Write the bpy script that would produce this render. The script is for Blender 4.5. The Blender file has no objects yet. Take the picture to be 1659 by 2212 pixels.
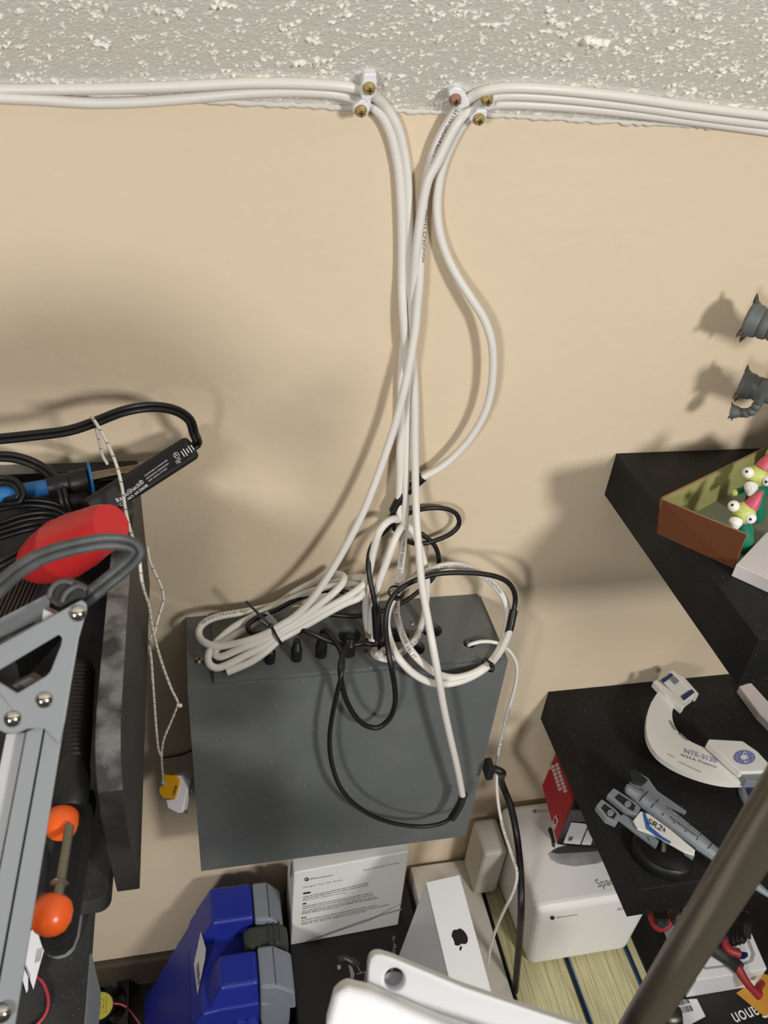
import bpy, bmesh, math, random
import numpy as np
from mathutils import Vector as V, Matrix
random.seed(7); np.random.seed(7)
SC = bpy.context.scene
COL = SC.collection
PI = math.pi

# ---------------------------------------------------------------- camera
CX = V((-0.0216, -0.6445, 0.0194)); YAW, PITCH, ROLL, F = 0.2588, -0.626, 0.1047, 1827.2
W, H = 1659.0, 2212.0
_f = V((math.sin(YAW)*math.cos(PITCH), math.cos(YAW)*math.cos(PITCH), math.sin(PITCH)))
_r = V((math.cos(YAW), -math.sin(YAW), 0)); _u = _r.cross(_f)
RT = math.cos(ROLL)*_r + math.sin(ROLL)*_u
UP = -math.sin(ROLL)*_r + math.cos(ROLL)*_u
FW = _f
cam = bpy.data.cameras.new('camera'); co = bpy.data.objects.new('camera', cam); COL.objects.link(co)
co.matrix_world = Matrix(((RT.x, UP.x, -FW.x, CX.x), (RT.y, UP.y, -FW.y, CX.y), (RT.z, UP.z, -FW.z, CX.z), (0, 0, 0, 1)))
cam.sensor_fit = 'VERTICAL'; cam.sensor_height = 36; cam.lens = F/H*36
cam.clip_start = 0.02
cam.dof.use_dof = True; cam.dof.focus_distance = 0.78; cam.dof.aperture_fstop = 14
SC.camera = co

# ---------------------------------------------------------------- light
SC.view_settings.view_transform = 'Standard'; SC.view_settings.look = 'None'
SC.view_settings.exposure = 0.0; SC.view_settings.gamma = 1; SC.view_settings.use_curve_mapping = False
wd = bpy.data.worlds.new('room_air'); SC.world = wd; wd.use_nodes = True
wd.node_tree.nodes['Background'].inputs[0].default_value = (1.0, 0.97, 0.92, 1)
wd.node_tree.nodes['Background'].inputs[1].default_value = 0.065
def area(name, loc, target, power, size, color):
    l = bpy.data.lights.new(name, 'AREA'); l.energy = power; l.shape = 'DISK'; l.size = size; l.color = color
    o = bpy.data.objects.new(name, l); COL.objects.link(o); o.location = loc
    o.rotation_euler = (V(target)-V(loc)).to_track_quat('-Z', 'Y').to_euler()
area('room_lamp_or_fill', (0.82, -1.62, 0.30), (0.25, 0, -0.35), 18.5, 0.25, (1.0, 0.975, 0.935))
area('room_lamp_or_fill', (-0.95, -1.85, 0.09), (0.15, 0, -0.40), 17, 0.30, (1.0, 0.975, 0.935))
area('room_lamp_or_fill', (0.1, -1.5, 0.55), (0.15, 0, -0.1), 0.8, 0.9, (1.0, 0.975, 0.94))  # weak broad overhead fill, added; not one of the room's own lamps

# ---------------------------------------------------------------- helpers: pixel -> point on a real surface
def ray(u, v): return RT*((u-W/2)/F) - UP*((v-H/2)/F) + FW
def onp(u, v, p0, n):
    d = ray(u, v); n = V(n); return CX + d*((V(p0)-CX).dot(n)/d.dot(n))
SL = math.radians(41); EDGE = -0.1016
CN = V((0, -math.sin(SL), -math.cos(SL)))                           # ceiling normal, into the room
def C(u, v, off=0.0035): return onp(u, v, V((0, 0, EDGE))+CN*off, CN)
def P(u, v, d):                                                     # d cm in front of the wall, kept under the sloped ceiling
    p = onp(u, v, (0, -d/100.0, 0), (0, 1, 0))
    if v < 330 and (p-V((0, 0, EDGE))).dot(CN) < 0.0037 and p.z > EDGE-0.03:
        q = C(u, v, 0.0037)
        if q.y < -0.002: p = q
    return p
def Z(u, v, z): return onp(u, v, (0, 0, z), (0, 0, 1))             # on a level surface
def D(u, v, dep): return CX + ray(u, v)*dep
LID = -0.579
def L(u, v, h): return Z(u, v, LID+h/100.0)                         # h cm above the enclosure lid
def S2L(c):
    c = c/255.0
    return c/12.92 if c <= 0.04045 else ((c+0.055)/1.055)**2.4

# ---------------------------------------------------------------- helpers: materials
def mat(name, rgb, rough=0.5, metal=0.0, spec=0.5, bump=None, var=None, dust=None, trans=0.0, coat=0.0):
    """bump=(scale,strength); var=(scale,rgb2,lo,hi) blotches; dust=(scale,thresh,rgb,film)"""
    m = bpy.data.materials.new(name); m.use_nodes = True; nt = m.node_tree; b = nt.nodes['Principled BSDF']
    col = tuple(S2L(c) for c in rgb)+(1,)
    b.inputs['Base Color'].default_value = col; b.inputs['Roughness'].default_value = rough
    b.inputs['Metallic'].default_value = metal; b.inputs['Specular IOR Level'].default_value = spec
    if coat: b.inputs['Coat Weight'].default_value = coat
    if trans: b.inputs['Transmission Weight'].default_value = trans
    tc = nt.nodes.new('ShaderNodeTexCoord'); last = None
    def noise(sc, det=4):
        n = nt.nodes.new('ShaderNodeTexNoise'); n.inputs['Scale'].default_value = sc; n.inputs['Detail'].default_value = det
        nt.links.new(tc.outputs['Object'], n.inputs['Vector']); return n
    def mix(fac, a, c2):
        x = nt.nodes.new('ShaderNodeMix'); x.data_type = 'RGBA'
        nt.links.new(fac, x.inputs[0])
        if hasattr(a, 'links'): nt.links.new(a, x.inputs[6])
        else: x.inputs[6].default_value = a
        x.inputs[7].default_value = c2; return x.outputs[2]
    cur = col
    if var:
        n = noise(var[0]); rp = nt.nodes.new('ShaderNodeMapRange'); rp.inputs[1].default_value = var[2]; rp.inputs[2].default_value = var[3]
        nt.links.new(n.outputs[0], rp.inputs[0]); cur = mix(rp.outputs[0], cur, tuple(S2L(c) for c in var[1])+(1,))
    if dust:
        film = noise(14, 6); rp = nt.nodes.new('ShaderNodeMapRange'); rp.inputs[1].default_value = 0.42; rp.inputs[2].default_value = 0.75
        rp.inputs[4].default_value = dust[3]
        nt.links.new(film.outputs[0], rp.inputs[0]); dc = tuple(S2L(c) for c in dust[2])+(1,)
        cur = mix(rp.outputs[0], cur, dc)
        vo = nt.nodes.new('ShaderNodeTexVoronoi'); vo.inputs['Scale'].default_value = dust[0]
        nt.links.new(tc.outputs['Object'], vo.inputs['Vector'])
        sp = nt.nodes.new('ShaderNodeSeparateColor'); nt.links.new(vo.outputs['Color'], sp.inputs[0])
        k = nt.nodes.new('ShaderNodeMath'); k.operation = 'MULTIPLY'; k.inputs[1].default_value = dust[1]; nt.links.new(sp.outputs[0], k.inputs[0])
        lt = nt.nodes.new('ShaderNodeMath'); lt.operation = 'LESS_THAN'
        nt.links.new(vo.outputs['Distance'], lt.inputs[0]); nt.links.new(k.outputs[0], lt.inputs[1])
        cur = mix(lt.outputs[0], cur, tuple(S2L(min(255, c+70)) for c in dust[2])+(1,))
    if hasattr(cur, 'links'): nt.links.new(cur, b.inputs['Base Color'])
    if bump:
        n = noise(bump[0]); bp = nt.nodes.new('ShaderNodeBump'); bp.inputs['Strength'].default_value = bump[1]; bp.inputs['Distance'].default_value = 0.002
        nt.links.new(n.outputs[0], bp.inputs['Height']); nt.links.new(bp.outputs[0], b.inputs['Normal'])
    return m
M = {}
def mm(key, *a, **k): M[key] = mat(key, *a, **k); return M[key]
mm('wall_paint', (221, 204, 178), 0.55, spec=0.3, bump=(90, 0.25), var=(3, (216, 198, 171), 0.35, 0.65))
mm('ceiling_paint', (222, 220, 208), 0.8, spec=0.2)
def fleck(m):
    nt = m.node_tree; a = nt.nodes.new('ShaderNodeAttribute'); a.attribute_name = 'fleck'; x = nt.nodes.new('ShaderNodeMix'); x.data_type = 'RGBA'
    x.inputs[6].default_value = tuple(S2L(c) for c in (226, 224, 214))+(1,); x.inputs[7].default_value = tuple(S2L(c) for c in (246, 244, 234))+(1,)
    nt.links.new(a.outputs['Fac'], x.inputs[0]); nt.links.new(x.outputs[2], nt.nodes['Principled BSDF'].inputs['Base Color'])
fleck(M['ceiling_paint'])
mm('cable_white', (226, 222, 216), 0.42)
mm('print_ink', (62, 58, 56), 0.7)
mm('print_grey', (140, 138, 140), 0.8)
mm('black_rubber', (22, 22, 22), 0.42)
mm('black_plastic', (20, 20, 21), 0.45)
mm('black_matte', (13, 13, 13), 0.8)
mm('grey_enclosure', (98, 102, 102), 0.55, bump=(240, 0.08), dust=(170, 0.07, (170, 170, 168), 0.10))
mm('steel', (190, 186, 176), 0.28, metal=1)
mm('brass_screw', (186, 166, 112), 0.35, metal=.55)
mm('copper_screw', (178, 138, 120), 0.35, metal=.55)
mm('clip_white', (236, 236, 240), 0.4)
mm('shelf_black', (21, 21, 22), 0.6, spec=0.3, dust=(320, 0.11, (84, 86, 84), 0.14))
mm('shelf_side', (24, 24, 24), 0.5, bump=(120, 0.06))
mm('tray_side', (52, 50, 46), 0.55, var=(30, (44, 42, 40), 0.3, 0.7))
mm('tray_dust', (44, 44, 44), 0.85, var=(24, (122, 122, 120), 0.44, 0.56), bump=(300, 0.4), dust=(420, 0.10, (120, 120, 118), 0.3))
mm('dusty_black', (30, 30, 30), 0.75, dust=(330, 0.10, (105, 105, 103), 0.35), bump=(200, 0.2))
mm('arm_grey', (132, 136, 140), 0.42, bump=(120, 0.03))
mm('arm_light', (176, 178, 180), 0.4)
mm('chrome', (214, 208, 198), 0.14, metal=1)
mm('cord_grey', (62, 64, 66), 0.5, var=(60, (88, 90, 92), 0.4, 0.7))
mm('red_rubber', (196, 42, 44), 0.38, bump=(60, 0.04))
mm('blue_plastic', (40, 116, 186), 0.4)
mm('barrel_metal', (150, 138, 118), 0.2, metal=1, var=(50, (96, 84, 66), 0.4, 0.7))
mm('orange_plastic', (240, 98, 36), 0.3)
mm('clear_grey', (128, 124, 108), 0.25, metal=0.6)
mm('case_blue', (34, 48, 150), 0.42, bump=(300, 0.06))
mm('case_grey', (132, 138, 150), 0.45, bump=(300, 0.06))
mm('handle_dark', (62, 64, 62), 0.6, bump=(200, 0.2))
mm('carton_white', (238, 236, 233), 0.4)
mm('carton_dirty', (206, 200, 190), 0.6, var=(20, (186, 180, 168), 0.5, 0.75))
mm('white_gloss', (240, 240, 242), 0.3)
mm('ink_black', (20, 20, 22), 0.5)
mm('blue_ink', (120, 126, 186), 0.5)
mm('grey_print', (168, 166, 168), 0.5)
mm('silver_print', (140, 140, 140), 0.35, var=(12, (196, 196, 196), 0.45, 0.6))
mm('red_card', (150, 22, 30), 0.45)
mm('red_dark', (112, 12, 18), 0.5)
mm('graphic_pale', (186, 160, 150), 0.6)
mm('paper_pages', (196, 190, 146), 0.8)
mm('book_cover_dark', (18, 22, 26), 0.45)
mm('book_cover_blue', (20, 62, 104), 0.4)
mm('brown_card', (104, 60, 34), 0.55)
mm('olive_card', (150, 146, 92), 0.6)
mm('card_edge', (146, 112, 84), 0.7)
mm('tray_floor', (118, 120, 100), 0.6)
mm('mauve_card', (212, 204, 206), 0.6)
mm('toy_green', (24, 120, 92), 0.45)
mm('toy_lime', (196, 204, 112), 0.45)
mm('toy_white', (236, 234, 226), 0.4)
mm('toy_pink', (198, 84, 104), 0.45)
mm('toy_black', (14, 14, 14), 0.3)
mm('creature_grey', (96, 100, 98), 0.55, bump=(90, 0.15))
mm('creature_dark', (64, 58, 48), 0.6)
mm('model_white', (228, 226, 220), 0.42)
mm('model_grey', (126, 130, 138), 0.45)
mm('model_blue', (26, 48, 96), 0.3)
mm('model_silver', (152, 158, 166), 0.38, metal=0.35)
mm('model_dark', (40, 42, 44), 0.4)
mm('model_accent', (58, 100, 168), 0.4)
mm('pole_metal', (136, 128, 112), 0.34, metal=0.8, bump=(40, 0.02))
mm('foam_white', (226, 227, 232), 0.5)
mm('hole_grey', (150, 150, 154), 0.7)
mm('yellow_plug', (228, 168, 24), 0.4)
mm('yellow_label', (198, 192, 74), 0.55)
mm('string_white', (214, 210, 198), 0.8)
mm('skirting', (66, 56, 46), 0.6)
mm('cabinet_black', (20, 20, 20), 0.5, dust=(200, 0.06, (80, 80, 78), 0.15))
mm('paper_white', (222, 222, 226), 0.7)
mm('pink_wire', (196, 70, 84), 0.45)
mm('figure_dark', (44, 46, 46), 0.55)
mm('figure_red', (150, 44, 46), 0.45)
mm('orange_sticker', (206, 148, 58), 0.5)
mm('clip_steel_dark', (60, 58, 54), 0.35, metal=1)

# ---------------------------------------------------------------- helpers: meshes and things
ORG = {}
def frame(n, xhint=V((1, 0, 0))):
    n = V(n).normalized(); x = (V(xhint) - n*V(xhint).dot(n))
    if x.length < 1e-4: x = V((0, 1, 0)) - n*n.y
    x.normalize(); return x, n.cross(x), n
def cat(pts, step=0.004, closed=False):
    p = [V(q) for q in pts]; out = []
    n = len(p)
    for i in range(n-1):
        p0 = p[i-1] if i else p[0]*2-p[1]; p1 = p[i]; p2 = p[i+1]; p3 = p[i+2] if i+2 < n else p[-1]*2-p[-2]
        k = max(2, int((p2-p1).length/step)); 
        d0 = max((p1-p0).length**.5, 1e-5); d1 = max((p2-p1).length**.5, 1e-5); d2 = max((p3-p2).length**.5, 1e-5)
        m1 = (p1-p0)/d0 - (p2-p0)/(d0+d1) + (p2-p1)/d1; m2 = (p2-p1)/d1 - (p3-p1)/(d1+d2) + (p3-p2)/d2
        m1 *= d1; m2 *= d1
        for j in range(k):
            t = j/k
            out.append((2*t**3-3*t**2+1)*p1 + (t**3-2*t**2+t)*m1 + (-2*t**3+3*t**2)*p2 + (t**3-t**2)*m2)
    out.append(p[-1]); return out
_TX = {}
def text_geo(s):
    if s in _TX: return _TX[s]
    cu = bpy.data.curves.new('t', 'FONT'); cu.body = s; cu.resolution_u = 3
    o = bpy.data.objects.new('t', cu); COL.objects.link(o)
    dg = bpy.context.evaluated_depsgraph_get(); dg.update()
    me = bpy.data.meshes.new_from_object(o.evaluated_get(dg))
    vs = [(v.co.x, v.co.y) for v in me.vertices]; fs = [tuple(p.vertices) for p in me.polygons]
    bpy.data.objects.remove(o); bpy.data.curves.remove(cu); bpy.data.meshes.remove(me)
    x0 = min(v[0] for v in vs); x1 = max(v[0] for v in vs)
    vs = [((x-x0)/(x1-x0), y/(x1-x0)) for x, y in vs]     # width 1
    _TX[s] = (vs, fs, 1.0/(x1-x0)); return _TX[s]
class MB:
    def __init__(s): s.v = []; s.f = []
    def add(s, vs, fs):
        b = len(s.v); s.v += [V(q) for q in vs]; s.f += [tuple(i+b for i in f) for f in fs]; return s
    def hexa(s, a):                                       # 4 bottom + 4 top, same winding
        return s.add(a, [(3, 2, 1, 0), (4, 5, 6, 7), (0, 1, 5, 4), (1, 2, 6, 5), (2, 3, 7, 6), (3, 0, 4, 7)])
    def box(s, lo, hi):
        (a, b, c), (d, e, f) = lo, hi
        return s.hexa([(a, b, c), (d, b, c), (d, e, c), (a, e, c), (a, b, f), (d, b, f), (d, e, f), (a, e, f)])
    def obox(s, c, X, Y, Zv, sx, sy, sz):
        c = V(c); X, Y, Zv = V(X).normalized()*sx/2, V(Y).normalized()*sy/2, V(Zv).normalized()*sz/2
        return s.hexa([c-X-Y-Zv, c+X-Y-Zv, c+X+Y-Zv, c-X+Y-Zv, c-X-Y+Zv, c+X-Y+Zv, c+X+Y+Zv, c-X+Y+Zv])
    def slab(s, q, e):                                    # polygon extruded by vector e
        n = len(q); q = [V(a) for a in q]; e = V(e)
        return s.add(q+[a+e for a in q], [tuple(range(n-1, -1, -1)), tuple(range(n, 2*n))]+[(i, (i+1) % n, n+(i+1) % n, n+i) for i in range(n)])
    def flat(s, q): return s.add(q, [tuple(range(len(q)))])
    def tube(s, path, r, seg=12, cap=True, radii=None):
        n = len(path); vs = []; T0 = (path[1]-path[0]).normalized()
        N = T0.orthogonal().normalized()
        for i, c in enumerate(path):
            T = (path[min(i+1, n-1)]-path[max(i-1, 0)]).normalized()
            N = (N - T*N.dot(T)).normalized(); B = T.cross(N); rr = radii[i] if radii else r
            vs += [c + (N*math.cos(2*PI*k/seg)+B*math.sin(2*PI*k/seg))*rr for k in range(seg)]
        fs = [(i*seg+k, i*seg+(k+1) % seg, (i+1)*seg+(k+1) % seg, (i+1)*seg+k) for i in range(n-1) for k in range(seg)]
        if cap: fs += [tuple(range(seg-1, -1, -1)), tuple(range((n-1)*seg, n*seg))]
        return s.add(vs, fs)
    def twin(s, path, r, face=V((0, -.8, .6)), seg=10):   # flat two-core cord, its flat side towards `face`
        n = len(path); a = []; b = []
        for i, c in enumerate(path):
            T = (path[min(i+1, n-1)]-path[max(i-1, 0)]).normalized(); o = T.cross(face)
            o = o.normalized() if o.length > 1e-3 else T.orthogonal().normalized()
            a.append(c+o*r*0.9); b.append(c-o*r*0.9)
        s.tube(a, r, seg); return s.tube(b, r, seg)
    def lathe(s, p0, p1, prof, seg=24, sx=1.0, xh=None):              # prof: (t 0..1 along axis, radius)
        p0, p1 = V(p0), V(p1); T = (p1-p0).normalized()
        N = T.orthogonal().normalized() if xh is None else (V(xh)-T*V(xh).dot(T)).normalized()
        B = T.cross(N); vs = []
        for t, r in prof:
            c = p0.lerp(p1, t); r = max(r, 1e-5)
            vs += [c + N*math.cos(2*PI*k/seg)*r*sx + B*math.sin(2*PI*k/seg)*r for k in range(seg)]
        n = len(prof); fs = [(i*seg+k, i*seg+(k+1) % seg, (i+1)*seg+(k+1) % seg, (i+1)*seg+k) for i in range(n-1) for k in range(seg)]
        fs += [tuple(range(seg-1, -1, -1)), tuple(range((n-1)*seg, n*seg))]
        return s.add(vs, fs)
    def cyl(s, p0, p1, r, r1=None, seg=20): return s.lathe(p0, p1, [(0, r), (1, r if r1 is None else r1)], seg)
    def ball(s, c, r, sc=(1, 1, 1), seg=20, ax=None):
        c = V(c); x, y, z = ax if ax else (V((1, 0, 0)), V((0, 1, 0)), V((0, 0, 1))); vs = []; m = seg//2
        for i in range(1, m):
            a = PI*i/m
            for k in range(seg):
                b = 2*PI*k/seg; vs.append(c + x*r*sc[0]*math.sin(a)*math.cos(b) + y*r*sc[1]*math.sin(a)*math.sin(b) + z*r*sc[2]*math.cos(a))
        vs += [c+z*r*sc[2], c-z*r*sc[2]]; t, bt = len(vs)-2, len(vs)-1
        fs = [(i*seg+k, (i+1)*seg+k, (i+1)*seg+(k+1) % seg, i*seg+(k+1) % seg) for i in range(m-2) for k in range(seg)]
        fs += [(t, k, (k+1) % seg) for k in range(seg)]+[(bt, (m-2)*seg+(k+1) % seg, (m-2)*seg+k) for k in range(seg)]
        return s.add(vs, fs)
    def text(s, t, O, X, Y, w):                           # width w along X
        vs, fs, _ = text_geo(t); X, Y = V(X).normalized()*w, V(Y).normalized()*w
        return s.add([V(O)+X*x+Y*y for x, y in vs], fs)
    def textp(s, t, a, b, p0, n, lift=0.0004, hs=1.0, slant=0.0, up=None):         # text from pixel a to pixel b on a plane
        n = V(n).normalized(); A = onp(*a, p0, n)+n*lift; B = onp(*b, p0, n)+n*lift
        X = B-A; w = X.length; X.normalize(); Y = n.cross(X)*hs + X*slant
        vs, fs, _ = text_geo(t)
        return s.add([A+X*x*w+Y*y*w for x, y in vs], fs)
    def polyp(s, pts, p0, n, lift=0.0004):
        n = V(n).normalized(); return s.flat([onp(u, v, p0, n)+n*lift for u, v in pts])
    def textpath(s, t, path, r, face, s0, h, flip=False, ang=0.0):          # lettering wrapped on a cable
        acc = [0.0]
        for a, b in zip(path, path[1:]): acc.append(acc[-1]+(b-a).length)
        vs, fs, asp = text_geo(t); k = h*1.4/asp
        out = []
        for x, y in vs:
            q = s0 + (x*k if not flip else (1-x)*k); a = (y*k - h*0.5)/r
            if flip: a = -a
            q = min(max(q, 0), acc[-1]-1e-6); i = int(np.searchsorted(acc, q))-1; i = max(0, min(i, len(path)-2))
            f = (q-acc[i])/(acc[i+1]-acc[i]); c = path[i].lerp(path[i+1], f)
            T = (path[min(i+2, len(path)-1)]-path[max(i-1, 0)]).normalized()
            Fv = V(face); N = (Fv-T*Fv.dot(T)).normalized(); B = N.cross(T)*(1)
            a += ang
            out.append(c+(N*math.cos(a)+B*math.sin(a))*(r+0.0002))
        return s.add(out, fs)
    def bars(s, O, X, Y, w, h, n=26, seed=3):
        rnd = random.Random(seed); X = V(X).normalized(); Y = V(Y).normalized(); x = 0.0; O = V(O)
        ws = [rnd.choice((1, 1, 2, 3)) for _ in range(2*n)]; k = w/sum(ws)
        for i, a in enumerate(ws):
            if i % 2 == 0:
                p = O+X*x; q = O+X*(x+a*k); s.flat([p, q, q+Y*h, p+Y*h])
            x += a*k
        return s
    def build(s, name, material, parent=None, smooth=None, bevel=0.0, seg=2, org=None):
        me = bpy.data.meshes.new(name)
        if parent is not None: o0 = ORG[parent.name]
        elif org is not None: o0 = V(org)
        else:
            xs = [v.x for v in s.v]; ys = [v.y for v in s.v]; zs = [v.z for v in s.v]
            o0 = V(((min(xs)+max(xs))/2, (min(ys)+max(ys))/2, min(zs)))
        me.from_pydata([v-o0 for v in s.v], [], s.f); me.update()
        bm = bmesh.new(); bm.from_mesh(me); bmesh.ops.recalc_face_normals(bm, faces=bm.faces); bm.to_mesh(me); bm.free()
        me.materials.append(M[material] if isinstance(material, str) else material)
        if smooth:
            me.polygons.foreach_set('use_smooth', [True]*len(me.polygons)); me.set_sharp_from_angle(angle=math.radians(smooth))
        o = bpy.data.objects.new(name, me); COL.objects.link(o)
        if parent is not None: o.parent = parent
        else: o.location = o0
        ORG[o.name] = o0
        if bevel:
            b = o.modifiers.new('bevel', 'BEVEL'); b.width = bevel; b.segments = seg; b.limit_method = 'ANGLE'; b.angle_limit = math.radians(35)
        return o
def thing(name, loc, label, cat_, group=None):
    o = bpy.data.objects.new(name, None); COL.objects.link(o); o.location = loc; ORG[o.name] = V(loc)
    o.empty_display_size = 0.01
    return tag(o, label, cat_, group)
def tag(o, label, cat_, group=None):
    o['label'] = label; o['category'] = cat_
    if group: o['group'] = group
    return o
def struct(o): o['kind'] = 'structure'; return o
def cut(o, cutters):
    """real holes: boolean difference, applied"""
    bm = MB()
    for c in cutters: c(bm)
    c = bm.build('cutter', 'black_matte'); c.location = ORG[c.name]
    if o.parent: c.location = ORG[c.name]
    md = o.modifiers.new('holes', 'BOOLEAN'); md.operation = 'DIFFERENCE'; md.object = c; md.solver = 'EXACT'
    bpy.context.view_layer.update()
    dg = bpy.context.evaluated_depsgraph_get(); dg.update()
    me = bpy.data.meshes.new_from_object(o.evaluated_get(dg)); o.modifiers.clear(); o.data = me
    bpy.data.objects.remove(c)

# ================================================================ the setting
DESK = -1.30; FLOOR = -2.0
struct(MB().box((-2.4, 0, FLOOR), (2.6, 0.06, EDGE+0.05)).build('wall_back', 'wall_paint'))
struct(MB().box((-2.4, -3.2, FLOOR-0.05), (2.6, 0.06, FLOOR)).build('floor', mm('floor_carpet', (120, 112, 102), 0.9)))
struct(MB().box((-1.6, -0.012, DESK), (1.9, 0, -1.232)).build('baseboard_back', 'skirting', bevel=0.004))
def ceiling():
    nx, ny, st = 980, 300, 0.00115
    x0 = -0.36; h = np.zeros((ny, nx)); rng = np.random.RandomState(5)
    def blob(cx, cy, r, ht):
        a, b = int((cx-r)/st), int((cx+r)/st)+2; c, d = int((cy-r)/st), int((cy+r)/st)+2
        a, c = max(a, 0), max(c, 0); b, d = min(b, nx), min(d, ny)
        if a >= b or c >= d: return
        X, Y = np.meshgrid(np.arange(a, b)*st, np.arange(c, d)*st)
        q = np.clip(1-np.hypot(X-cx, Y-cy)/r, 0, 1); q = np.clip(q*1.8, 0, 1)
        h[c:d, a:b] = np.maximum(h[c:d, a:b], ht*q)
    for i in range(20000):
        cx, cy = rng.uniform(0, nx*st), rng.uniform(0, ny*st); r = 0.00062*math.exp(rng.normal(0, 0.42))
        k = 1+int(rng.exponential(2.2))
        for j in range(k):
            blob(cx, cy, r*rng.uniform(.7, 1.2), r*rng.uniform(.8, 1.3))
            cx += rng.normal(0, r*1.15); cy += rng.normal(0, r*1.0)
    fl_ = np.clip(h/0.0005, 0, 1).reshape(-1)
    h += 0.00010*rng.standard_normal(h.shape)
    u = np.arange(nx)*st+x0; w = np.arange(ny)*st
    U, Wv = np.meshgrid(u, w); out = -np.array(CN)                           # away from the room
    dirv = np.array((0, -math.cos(SL), math.sin(SL)))
    pts = np.zeros((ny, nx, 3)); pts[..., 0] = U; pts[..., 2] = EDGE
    pts += dirv*Wv[..., None]; pts -= out*h[..., None]
    idx = np.arange(nx*ny).reshape(ny, nx)
    fs = np.stack([idx[:-1, :-1], idx[1:, :-1], idx[1:, 1:], idx[:-1, 1:]], -1).reshape(-1, 4)
    vs = [tuple(p) for p in pts.reshape(-1, 3)]
    b = len(vs); d = V(dirv); e = V((0, 0, EDGE)); up = V(-np.array(CN))*0.04
    def q(x, t): return e + V((x, 0, 0)) + d*t
    xa, xb, t1, t2 = x0, x0+(nx-1)*st, (ny-1)*st, 3.2
    extra = []; ef = []
    for a, c, s0, s1 in ((-2.4, xa, 0, t2), (xb, 2.6, 0, t2), (xa, xb, t1, t2)):
        k = b+len(extra); extra += [tuple(q(a, s0)), tuple(q(c, s0)), tuple(q(c, s1)), tuple(q(a, s1))]; ef.append((k, k+1, k+2, k+3))
    k = b+len(extra); extra += [tuple(q(x, t)+up) for x, t in ((-2.4, 0), (2.6, 0), (2.6, t2), (-2.4, t2))]; ef.append((k, k+1, k+2, k+3))
    me = bpy.data.meshes.new('ceiling'); me.from_pydata(vs+extra, [], fs.tolist()+ef); me.update()
    bm = bmesh.new(); bm.from_mesh(me); bm.normal_update()
    bmesh.ops.reverse_faces(bm, faces=[f for f in bm.faces if f.normal.dot(CN) < 0 and f.index < len(fs)+3]); bm.to_mesh(me); bm.free()
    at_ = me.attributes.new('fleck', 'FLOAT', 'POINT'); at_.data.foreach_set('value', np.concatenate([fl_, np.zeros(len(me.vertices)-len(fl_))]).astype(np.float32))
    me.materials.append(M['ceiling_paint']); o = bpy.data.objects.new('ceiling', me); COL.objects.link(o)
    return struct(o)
ceiling()

rnd = random.Random(4); cp_ = [V((x, -.0012, EDGE-.0014+rnd.uniform(-.0006, .0006))) for x in np.arange(-.4, .8, .004)]
struct(MB().tube(cp_, 1, 8, True, [rnd.uniform(.0014, .0027) for _ in cp_]).build('trim_1', mm('caulk', (214, 210, 202), .7), smooth=70))

# low black cabinet under the wall that everything stands on
r = thing('low_cabinet', (0.3, -0.3, FLOOR), 'low black cabinet along the wall carrying the boxes, books and tool case', 'cabinet')
MB().box((-0.9, -0.62, DESK-0.03), (1.6, -0.002, DESK)).build('top_board', 'cabinet_black', r, bevel=0.002)
MB().box((-0.9, -0.60, FLOOR), (-0.87, -0.002, DESK-0.03)).build('side_panel', 'cabinet_black', r)
MB().box((1.57, -0.60, FLOOR), (1.6, -0.002, DESK-0.03)).build('side_panel', 'cabinet_black', r)
MB().box((-0.87, -0.60, FLOOR), (1.57, -0.58, DESK-0.03)).build('front_panel', 'cabinet_black', r)

# ---------------------------------------------------------------- the two floating shelves
X1, ZS1, ZS2, SD = 0.3785, -0.404, -0.7497, 0.26
t = MB().box((X1, -SD, ZS1-0.05), (1.25, -0.0005, ZS1)).build('floating_shelf', 'shelf_black', bevel=0.0008)
tag(t, 'upper thick black floating shelf on the right wall, carrying an open brown box of figurines', 'shelf', 'black floating shelves')
t = MB().box((X1+0.0015, -SD, ZS2-0.05), (1.25, -0.0005, ZS2)).build('floating_shelf', 'shelf_black', bevel=0.0008)
tag(t, 'lower thick black floating shelf, dusty, carrying two model spacecraft', 'shelf', 'black floating shelves')

# ---------------------------------------------------------------- grey enclosure on the wall
BX0, BX1, BY, BZ0, BZ1 = -0.0447, 0.2668, -0.0961, -0.8833, -0.5824
enc = thing('wall_enclosure', (0.11, -0.048, BZ0), 'grey metal enclosure box mounted on the wall with cable holes in its top', 'junction box')
body = MB().box((BX0, BY, BZ0), (BX1, -0.0005, BZ1)); body = body.build('body', 'grey_enclosure', enc)
holes = [((755, 1372), .0115), ((858, 1368), .0125), ((932, 1360), .0108), ((893, 1398), .0115), ((828, 1402), .0105), ((1014, 1390), .0062)]
def cutters(z0, z1):
    out = []
    for (u, v), rr in holes:
        c = Z(u, v, LID)
        out.append(lambda bm, c=c, rr=rr: bm.cyl((c.x, c.y, z0), (c.x, c.y, z1), rr, seg=32))
    return out
cut(body, cutters(BZ1-0.0015-0.06, 0.0))
MBp = MB().box((-0.0205, BY+0.003, BZ1), (BX1-0.004, -0.0005, LID)).build('top_plate', 'grey_enclosure', enc)
cut(MBp, cutters(BZ1-0.01, 0.0))
for o in (body, MBp):
    b = o.modifiers.new('bevel', 'BEVEL'); b.width = 0.0014; b.segments = 2; b.limit_method = 'ANGLE'; b.angle_limit = math.radians(50)
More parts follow.
